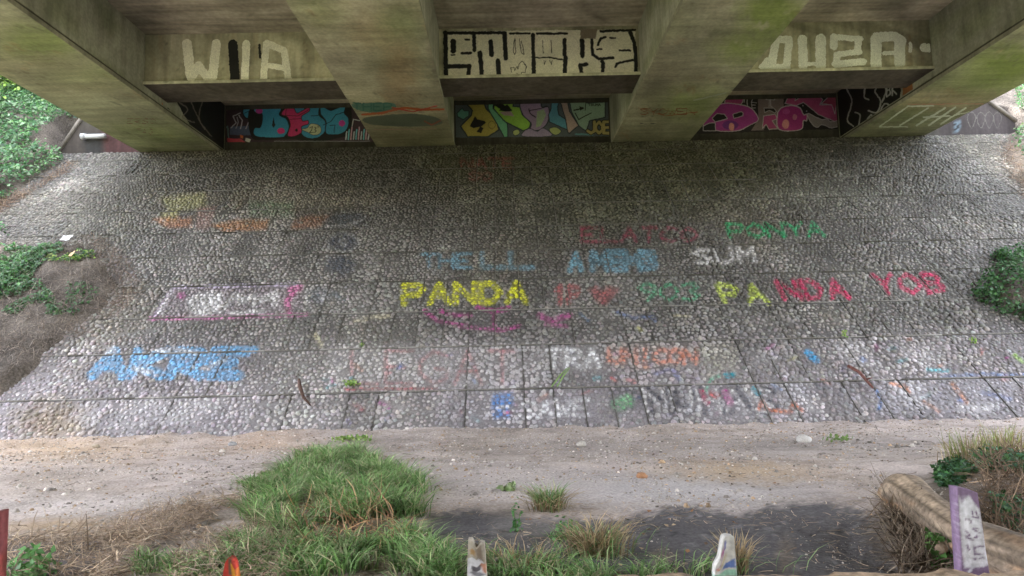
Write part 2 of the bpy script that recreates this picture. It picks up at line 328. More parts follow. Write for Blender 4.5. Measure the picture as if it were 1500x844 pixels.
buza=[('L',bw,13,[(1136,60),(1130,96)]),('L',bw,12,[(1138,58),(1156,58),(1152,100),(1120,98)]),('L',bw,8,[(1115,98),(1124,88)])]+xf([q(52,(95,215),(100,365)),q(60,(195,215),(195,360)),q(24,(100,352),(200,352)),q(46,(268,205),(268,255)),q(34,(290,205),(415,215)),q(42,(402,215),(398,280)),q(34,(280,300),(410,285)),q(40,(285,310),(285,360)),q(42,(275,352),(430,340)),
 q(64,(500,215),(500,360)),q(56,(500,205),(600,200),(640,225)),q(64,(630,225),(630,345)),q(26,(545,292),(600,292)),q(22,(688,240),(688,280)),q(50,(762,262),(786,264)),q(10,(-20,420),(70,410)),q(12,(140,410),(245,408))],1150,0,S5)
labs=[('WIA','left cross beam with pale block letters W I A',wia),('S','middle cross beam covered in white paint with black angular letters',xf(spuke,640,0,S5)),('B','right cross beam with pale white block letters B U 2 A',buza)]
gl=['pale block letters with one black bar','white panel with black angular letter slots','chunky white block letters']
for i in range(3):
    x0,x1=GX[i]+GW-WI,GX[i+1]-GW+WI;b=Bag()
    rb_=[]
    for _ in range(26):
        x_=rs_.uniform((215,650,1100)[i],(500,935,1368)[i]);y_=rs_.uniform(28,90);rb_.append(('L',rs_.choice([(.13,.11,.07),(.30,.17,.08),(.44,.41,.31),(.15,.17,.08)]),rs_.uniform(1.5,5),[(x_,y_),(x_+1,y_+rs_.uniform(15,50))],rs_.uniform(.2,.45),2.5))
    cf=px_cf((.265,.25,.16),rb_,rough=1.5,seed=30+i,nz=.25,tint=(.2,.19,.12))
    b.grid((x0,YX,ZX+.10),(x1-x0,0,0),(0,0,ZD-ZX-.10),.06,cf)
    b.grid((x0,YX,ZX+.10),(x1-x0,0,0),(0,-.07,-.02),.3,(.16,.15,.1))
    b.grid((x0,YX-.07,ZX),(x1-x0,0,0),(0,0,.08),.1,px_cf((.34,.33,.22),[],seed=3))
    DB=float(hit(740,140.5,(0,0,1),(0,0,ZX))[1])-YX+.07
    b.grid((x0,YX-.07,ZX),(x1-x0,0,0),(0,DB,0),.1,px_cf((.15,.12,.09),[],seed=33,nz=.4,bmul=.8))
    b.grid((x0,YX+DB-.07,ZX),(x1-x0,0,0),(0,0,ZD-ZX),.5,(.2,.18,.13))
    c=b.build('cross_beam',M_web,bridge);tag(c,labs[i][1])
    film('graffiti',(x0+.03,YX-.005,ZX+.1),(x1-x0-.06,0,0),(0,0,ZD-ZX-.12),.011,labs[i][2],c,gl[i],rough=.55,thr=.5,holes=.25)
# abutment wall + wing ends
b=Bag();yp=(0,1,0);PW_=(0,YW,0)
W=lambda x,y:hit(x,y,yp,PW_)
zb=ZS-.6
a=W(88,224);c1=W(118,180);t=(ZD-c1[2])/(c1[2]-a[2]);c2=c1+(c1-a)*t
d=W(1487,180);e1=W(1449,152);t=(ZD-e1[2])/(e1[2]-d[2]);e2=e1+(e1-d)*t
WXA=float(a[0]);WXD=float(d[0])
xs=np.concatenate([np.arange(a[0],d[0],.08),[d[0]]])
def ztop(x): return np.minimum(ZD,np.minimum(a[2]+(x-a[0])*(c1[2]-a[2])/(c1[0]-a[0]),d[2]+(d[0]-x)*(e1[2]-d[2])/(d[0]-e1[0])))
zt=ztop(xs);nz_=40
Vv=np.array([(x,YW,zb+(z-zb)*j/nz_) for x,z in zip(xs,zt) for j in range(nz_+1)])
px,py=proj(Vv);cb=np.array((.055,.05,.042))[None]*(1+.5*(fbm(Vv[:,0],Vv[:,2],.5,4,5)-.5)[:,None])  # wall brown taken near black so the colour carries the wing shade
cb=over(cb,[('P',(.045,.035,.03),[(80,170),(152,190),(152,240),(80,240)],.7,5),('P',(.06,.018,.02),[(150,190),(325,190),(325,235),(150,235)],.75,6),('P',(.03,.03,.03),[(118,190),(150,205),(150,235),(128,235)],.8,4),('P',(.05,.04,.045),[(1375,150),(1500,150),(1500,210),(1375,210)],.7,5),('P',(.16,.22,.28),[(1397,178),(1406,177),(1406,193),(1397,194)],.8,1),('L',(.02,.02,.02),2,[(1399,182),(1404,186),(1399,190)])],px,py,rough=1.)
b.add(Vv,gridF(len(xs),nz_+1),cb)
top=np.array([(x,y,z) for x,z in zip(xs,zt) for y in(YW,YW+.5)]);b.add(top,gridF(len(xs),2),(.35,.31,.27))
b.grid((xs[0],YT-.02,ZS-.02),(xs[-1]-xs[0],0,0),(0,YW-YT+.02,0),.3,(.1,.09,.08))
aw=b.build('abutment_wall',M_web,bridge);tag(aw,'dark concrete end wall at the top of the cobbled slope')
# copings on the sloping wing ends
def coping(p,r,nm):
    b=Bag();p=np.array(p);r=np.array(r);dr=(r-p)/np.linalg.norm(r-p);nn=np.array([-dr[2],0,dr[0]]);nn=nn if nn[2]>0 else -nn
    V=np.array([p+nn*h+np.array([0,y,0])+dr*s*np.linalg.norm(r-p) for s in(0,1) for y in(-.06,.6) for h in(.005,.10)])
    b.add(V,[(0,1,3,2),(4,6,7,5),(0,4,5,1),(2,3,7,6),(0,2,6,4),(1,5,7,3)],(.16,.14,.12));return b.build('coping',M_web,aw)
coping(a,c2,'l');coping(d,e2,'r')
OUT=(.015,.015,.015)
# murals
mA=[('P',(.05,.03,.04),[(80,95),(1200,92),(1400,300),(1420,470),(80,470)]),('L',(.25,.05,.07),14,[(90,125),(600,108),(1150,100)],.7),
 ('L',(.45,.2,.25),9,[(105,290),(125,190),(195,135),(295,130)]),('P',(.08,.10,.16),[(160,335),(350,325),(350,410),(160,405)]),
 ('L',(.4,.38,.4),9,[(170,345),(215,300),(190,240),(250,215)]),('L',(.35,.33,.36),8,[(215,350),(235,290),(225,250)]),('L',(.45,.42,.45),9,[(255,350),(270,280),(240,235)]),('L',(.4,.36,.4),9,[(300,350),(330,275)]),('L',(.12,.2,.2),10,[(90,380),(140,330),(150,440)]),
 ('BO',(.06,.28,.42),[(275,190),(310,160),(345,180),(345,225),(315,260),(285,240)],OUT,10),('L',OUT,6,[(290,215),(340,190)]),('BO',(.45,.2,.12),[(350,290),(375,265),(405,290),(390,325),(355,330)],OUT,6),('P',(.45,.06,.08),[(135,435),(255,440),(300,470),(140,470)]),('P',(.6,.15,.05),[(250,405),(280,415),(275,440),(250,430)]),('P',(.5,.5,.45),[(300,430),(345,445),(330,475),(295,460)]),
 ('BO',OUT,[(340,170),(600,130),(700,140),(1000,130),(1200,140),(1230,260),(1220,390),(1080,440),(920,470),(700,440),(480,450),(350,420)],OUT,2),
 ('BO',(.05,.26,.42),[(385,175),(600,160),(598,230),(655,265),(682,335),(650,410),(600,432),(420,425),(368,395),(378,345),(430,335),(445,225),(392,215)],OUT,9),
 ('P',OUT,[(543,250),(560,320),(543,345),(530,320)]),('E',(.45,.06,.28),(418,195,30,26)),('E',(.6,.04,.2),(610,372,34,26)),
 ('BO',(.05,.24,.4),[(715,150),(800,150),(830,190),(880,145),(955,140),(945,230),(1000,290),(995,380),(930,432),(850,436),(790,400),(770,300)],OUT,9),
 ('BO',(.5,.04,.14),[(612,225),(655,165),(720,170),(755,215),(845,165),(860,195),(795,240),(800,285),(845,280),(850,312),(790,335),(790,385),(730,418),(668,412),(690,320),(665,250)],OUT,7),
 ('L',OUT,5,[(655,170),(650,235),(760,240),(850,185)]),('L',OUT,5,[(690,270),(790,262)]),('E',OUT,(745,365,12,14)),
 ('BO',(.05,.26,.42),[(962,150),(1050,190),(1175,145),(1165,210),(1203,260),(1198,340),(1140,395),(1050,405),(1000,385),(1005,290),(960,225)],OUT,9),
 ('L',OUT,6,[(1165,205),(1090,230),(1045,290),(980,320)]),('L',OUT,6,[(1040,325),(1085,320),(1075,385)]),('E',(.5,.05,.3),(1145,305,28,28)),('L',OUT,6,[(945,175),(940,235),(875,240)]),
 ('BO',(.42,.44,.28),[(840,345),(870,310),(930,315),(962,350),(950,395),(895,408),(850,385),(790,360)],OUT,4),('L',OUT,6,[(862,345),(885,335),(880,365),(860,385),(895,385)]),('L',OUT,6,[(905,340),(920,345),(908,360),(922,372),(905,385)]),('L',OUT,4,[(935,322),(933,338)]),('L',OUT,4,[(944,324),(942,340)])]
for i,xx in enumerate(range(1180,1390,22)):
    mA.append(('L',[(.45,.48,.5),(.15,.45,.5),(.5,.3,.35)][i%3],11,[(xx,445),(xx+8,380-(i%3)*20)]))
mA+=[('L',(.5,.5,.5),8,[(1235,330),(1245,270),(1300,280)]),('L',(.5,.5,.5),6,[(1390-i*60,462) for i in range(15)],.4)]
mA=xf(mA,310,130,6)
EB=(.03,.04,.05)
mB=[('P',(.085,.10,.11),[(30,55),(1410,40),(1420,420),(30,432)]),('P',(.25,.03,.06),[(1225,20),(1390,20),(1395,88),(1230,75)]),
 ('PO',(.12,.30,.24),[(55,215),(105,170),(118,195),(162,195),(160,240),(110,272),(65,248)],EB,8),
 ('PO',(.40,.33,.08),[(130,98),(285,98),(312,175),(400,262),(425,362),(330,422),(150,422),(88,330),(182,235),(192,190),(152,145)],EB,12),
 ('P',OUT,[(215,240),(235,270),(300,285),(312,300),(265,335),(205,345),(168,330)]),('P',OUT,[(262,330),(290,345),(270,392),(228,380)]),('L',(.2,.16,.05),7,smooth([(362,285),(395,320),(362,356),(330,320)])+[(362,285)]),
 ('PO',(.16,.42,.24),[(325,85),(388,82),(372,170),(500,310),(505,425),(472,428),(420,330),(332,180)],EB,10),
 ('PO',(.28,.50,.08),[(395,88),(552,80),(548,155),(610,160),(630,225),(705,300),(690,345),(640,372),(480,290),(378,175)],EB,10),
 ('P',OUT,[(378,120),(405,108),(485,148),(498,135),(545,192),(500,205),(425,192),(440,180),(388,150),(370,175)]),('P',(.4,.28,.28),[(430,205),(530,200),(560,245),(470,235)]),
 ('BO',(.33,.24,.36),[(608,140),(655,78),(735,66),(790,105),(802,160),(855,155),(868,220),(850,300),(785,362),(705,362),(705,300),(640,235)],EB,10),
 ('P',(.33,.42,.26),[(760,200),(820,180),(840,230),(790,330),(750,340)]),('L',OUT,9,[(688,180),(700,218),(745,250)]),('L',OUT,7,[(700,192),(760,182),(850,158)]),
 ('BO',(.30,.24,.36),[(640,380),(700,350),(760,375),(810,345),(865,375),(875,418),(640,420)],EB,6),
 ('PO',(.11,.30,.38),[(888,92),(965,80),(940,160),(950,230),(1020,275),(1025,362),(868,292),(862,230),(882,180)],EB,9),
 ('PO',(.44,.33,.28),[(958,92),(1022,80),(1045,200),(1125,325),(1045,392),(1030,385),(1012,270)],EB,9),
 ('PO',(.30,.43,.32),[(1042,85),(1100,82),(1132,110),(1192,118),(1200,125),(1360,118),(1360,250),(1222,282),(1192,375),(1130,330),(1062,200)],EB,9),
 ('L',OUT,12,[(1085,190),(1165,172)]),('P',OUT,[(1130,155),(1170,165),(1140,195)]),('L',OUT,9,[(1095,215),(1125,270),(1235,215)]),('L',OUT,7,[(1190,122),(1182,190)]),
 ('BO',(.38,.42,.16),[(550,372),(590,360),(608,385),(580,410),(552,402)],EB,6),('BO',(.38,.42,.16),[(870,350),(930,340),(972,375),(930,405),(885,390)],EB,6),('L',(.12,.28,.3),14,[(1100,400),(1250,405)]),('L',(.2,.1,.12),26,[(1410,60),(1420,400)])]
mB+=word('JOE',1206,292,1405,390,(.02,.02,.02),40,.2)+word('JOE',1206,292,1405,390,(.42,.34,.13),24,.2)+word('TRUMA',1212,132,1318,150,(.03,.03,.03),5)
mB=xf(mB,660,130,6)
PO=(.40,.36,.38)
mC=[('P',(.015,.012,.015),[(20,110),(1340,100),(1400,470),(0,520)]),('P',(.16,.12,.12),[(540,125),(760,122),(780,480),(480,490),(545,390)]),
 ('BO',(.28,.04,.14),[(250,240),(290,150),(345,135),(405,165),(410,230),(380,262),(300,262)],PO,6),('E',(.38,.10,.22),(352,190,22,26)),
 ('BO',(.30,.04,.22),[(60,430),(160,300),(240,250),(400,262),(490,300),(545,392),(470,440),(370,488),(190,490)],PO,7),('E',(.14,.03,.18),(300,440,70,40)),('E',(.6,.25,.22),(310,455,24,34)),
 ('PO',(.015,.012,.015),[(322,345),(395,320),(412,335),(408,358),(330,382)],PO,6),('PO',(.015,.012,.015),[(138,380),(185,338),(250,345),(272,385),(165,412)],PO,6),('PO',(.015,.012,.015),[(60,450),(110,425),(165,420),(170,490),(60,490)],PO,6),
 ('L',PO,6,[(420,240),(425,195),(445,195),(450,275),(425,270)]),('L',PO,5,[(470,185),(520,185),(565,150),(555,205),(500,200),(485,240),(530,245)]),('L',PO,5,[(485,240),(488,290),(520,290)]),('L',PO,5,[(482,262),(520,265)]),
 ('PO',(.015,.012,.015),[(612,215),(640,185),(672,188),(690,218)],PO,5),('L',PO,5,[(652,218),(655,275),(672,282)]),('L',PO,5,[(640,218),(638,280)]),('PO',(.015,.012,.015),[(595,290),(680,290),(705,320),(690,335),(640,310),(600,330)],PO,5),
 ('PO',(.32,.05,.16),[(590,360),(690,345),(715,385),(665,400),(715,470),(640,480),(612,435),(580,470)],PO,6),('P',(.015,.012,.015),[(590,485),(612,440),(640,485)]),
 ('PO',(.36,.07,.17),[(790,115),(882,118),(868,225),(1000,135),(1112,215),(1085,262),(1240,262),(1325,350),(1320,405),(1272,450),(1200,400),(1075,350),(940,240),(880,270),(780,250),(815,180)],PO,6),
 ('PO',(.015,.012,.015),[(750,125),(775,120),(812,190),(798,208)],PO,4),
 ('BO',(.30,.03,.17),[(712,350),(745,290),(830,268),(910,290),(945,350),(972,345),(970,400),(940,405),(915,480),(730,480)],PO,8),('E',(.55,.22,.24),(785,432,30,42)),('E',(.45,.15,.25),(866,370,20,26)),('E',(.38,.06,.24),(790,320,34,24)),
 ('PO',(.27,.05,.10),[(1232,105),(1242,200),(1292,236),(1232,258),(1218,342),(1190,262),(1098,252),(1152,200),(1118,130),(1190,152)],PO,6),
 ('BO',(.22,.19,.19),[(980,338),(1055,372),(1110,392),(1150,385),(1180,410),(1262,400),(1280,435),(1190,465),(1105,435),(1055,462),(1000,405)],PO,6)]
rr=random.Random(4)
for i in range(95):
    x,y=rr.uniform(380,1310),rr.uniform(118,470)
    if (370<x<560 and y<185) or (880<x<1110 and y<165) or (1060<x<1320 and 118<y<240 and not(1120<x<1290 and 100<y<260)) or (900<x<1040 and 250<y<330) or(920<x<1010 and y>430):
        mC.append(('E',(.42,.4,.42),(x,y,5,5)))
mC=xf(mC,1020,110,6)
ml=['mural of fat blue and pink bubble letters on black','mural of ochre, green, purple and blue sharp letters','mural of magenta shapes, a star and white dots on black']
for i,(lay) in enumerate((mA,mB,mC)):
    x0,x1=GX[i]+GW,GX[i+1]-GW
    film('mural',(x0+.0,YW-.006,ZS-.35),(x1-x0,0,0),(0,0,1.9),.0115,lay,aw,ml[i],rough=.3,thr=.5,seed=8+i)
film('graffiti',(GX[3]+GW,YW-.006,ZS-.3),(d[0]-GX[3]-GW,0,0),(0,0,1.5),.02,sum([[('L',(.085,.075,.07),2.2,smooth([(x,164+(i%2)),(x+6,172),(x,188),(x-6,172)])+[(x,164)])] for i,x in enumerate((1423,1437,1449,1461))],[]),aw,'faint grey oval letters at the far right end',rough=.4)
# black painted web sides beyond the cross beams
def webfilm(xw,layers,label,parent):
    film('graffiti',(xw,YX+.9,ZS+.2),(0,YW-YX-.95,0),(0,0,1.5),.013,layers,parent,label,rough=.5)
gir=[o for o in bridge.children if o.name.startswith('girder')]
LG=(.40,.40,.40)
webfilm(GX[3]-GW+WI-.006,[('P',BLK,[(1225,100),(1322,100),(1318,150),(1290,165),(1262,215),(1225,215)])]+[('L',LG,2,smooth(p,False)) for p in([(1268,128),(1275,118),(1288,120),(1282,135),(1290,148),(1284,165),(1272,162)],[(1292,122),(1298,133),(1292,150)],[(1268,124),(1266,142),(1273,146)],[(1268,180),(1276,168),(1282,176),(1296,152),(1310,162)],[(1240,130),(1248,150),(1241,175),(1250,185)],[(1252,165),(1260,170),(1256,190)])]+word('BK',1299,123,1313,142,(.5,.5,.5),2.,dy=-4)+[('P',(.3,.12,.05),[(1322,118),(1346,115),(1344,135),(1322,148)])],'black painted patch with white scribbles on the inner side',gir[3])
webfilm(GX[0]+GW-WI+.006,[('P',(.02,.02,.022),[(252,138),(330,138),(330,222),(290,205)])]+[('L',(.25,.22,.2),1.6,smooth(p,False)) for p in([(262,150),(275,160),(268,172),(285,180)],[(280,150),(290,172),(300,190)],[(296,150),(292,175),(310,200)])]+[('L',(.5,.14,.05),5,[(236,152),(238,158)]),('L',BLK,1.8,[(232,163),(240,166),(246,158),(254,168)])],'dark sprayed patch on the inner side',gir[0])
# white drain pipe stub
p=W(125,202);p2=W(158,202.5)
dp=empty('drain_pipe',(p[0],YW-.12,p[2]),'short white plastic drain pipe sticking out along the dark left end wall','pipe')
V,F,c=tube([(0,-.02,0),(.12,-.03,-.01),(.5,-.03,-.01),(p2[0]-p[0],-.03,0)],[.085,.08,.08,.08],12,(.42,.42,.43));mesh('pipe',V,F,M_plain,dp,c,True)
V,F,c=tube([(-.04,-.02,0),(.1,-.02,0)],[.105,.105],12,(.36,.36,.37));mesh('collar',V,F,M_plain,dp,c,True)
V,F,c=tube([(.4,.0,-.01),(.4,.13,-.01)],[.03,.03],8,(.3,.3,.3));mesh('bracket',V,F,M_plain,dp,c)
# ------------------------------------------------------------------ EMBANKMENT (cobbled slope)
RW=VTOP/12.0                                     # row height fallback
js=[637,571.5,507,455,410,367,332.5,300,271,246,224,205]
vrow=[sl(740,y)[1] for y in js]; vrow=[0]+vrow[1:]
vrow=[v for v in vrow if v<VTOP-.2]+[VTOP]; vrow=[vrow[0]-1.15]+vrow
cwid=.53
ORD=lambda *a:list(a)
def band(cs,x0,y0,x1,y1,op,sf=10): return ('P',cs,[(x0,y0),(x1,y0),(x1,y1),(x0,y1)],op,sf)
GY=(.19,.178,.172)
def slope_base(u,v):
    P=onS(u,v);px,py=proj(P)
    n=fbm(u,v,2.,4,50);n2=fbm(u,v,.6,3,51)
    c=np.array(GY)[None]*(1+.35*(n-.5)[:,None]*2+.2*(n2-.5)[:,None]*2)
    t=sstep(.5,.75,fbm(u,v,3.,3,60))[:,None];c=c*(1-.35*t)+np.array((.29,.25,.18))*.35*t
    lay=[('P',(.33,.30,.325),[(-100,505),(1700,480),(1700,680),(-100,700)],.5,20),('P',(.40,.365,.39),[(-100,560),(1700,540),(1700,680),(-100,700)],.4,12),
     ('B',(.032,.031,.022),[(200,170),(1400,160),(1340,235),(1160,300),(1000,350),(740,375),(580,340),(380,285)],.70,60),('B',(.085,.085,.045),[(640,200),(1010,200),(1150,250),(1050,300),(900,335),(760,340),(660,300)],.55,26),  # dark top: moss and soot, deepened so the colour carries shade under the deck
     ('B',(.075,.071,.066),[(60,200),(330,215),(360,300),(260,340),(180,380),(90,370),(0,420),(-60,300)],.5,30),('B',(.085,.082,.075),[(1330,180),(1520,170),(1560,420),(1440,330),(1320,260)],.3,34),('E',(.09,.08,.065),(175,290,55,40),.5,22),('E',(.15,.13,.10),(240,190,200,60),.25,20),('B',(.14,.13,.11),[(120,290),(200,320),(185,360),(150,395),(90,350)],.6,12),  # edge patches: soil stain, darkened further in place of shade
     ('E',(.33,.24,.13),(75,620,50,30),.5,16),('B',(.38,.31,.2),[(200,285),(535,290),(540,300),(380,300)],.1,8),('P',(.33,.33,.24),[(380,500),(620,480),(650,650),(380,660)],.15,30),
     ('E',(.14,.13,.115),(850,500,260,14),.3,14),('E',(.17,.16,.15),(700,310,120,40),.35,26),('E',(.42,.42,.36),(1200,285,90,14),.3,12)]
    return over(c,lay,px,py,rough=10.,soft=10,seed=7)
YE=(.62,.62,.02);PK=(.42,.06,.26);CR=(.55,.03,.12);GN=(.03,.30,.13);LB=(.16,.36,.50);BL=(.10,.25,.60);WH=(.68,.66,.68);RD=(.42,.08,.09);SA=(.55,.20,.13);LV=(.42,.32,.46);BK=(.06,.06,.08)
rk=random.Random(9);SPECK=[]
for _i in range(75):
    _x=rk.uniform(480,1490);_y=rk.choice((rk.uniform(510,562),rk.uniform(572,615)))-(_x-740)*.023
    SPECK.append(('L',rk.choice([(.5,.12,.12),(.12,.22,.5),(.55,.25,.15),(.62,.6,.62),(.62,.6,.62),(.1,.4,.45),(.45,.42,.15),(.4,.1,.3),(.25,.22,.35),(.07,.07,.1)]),rk.uniform(2.5,6),[(_x,_y),(_x+rk.uniform(-14,14),_y+rk.uniform(-7,7))],rk.uniform(.4,.8)))
def fat(L,k): return [('L',l[1],l[2]*k,*l[3:]) if l[0]=='L' else l for l in L]
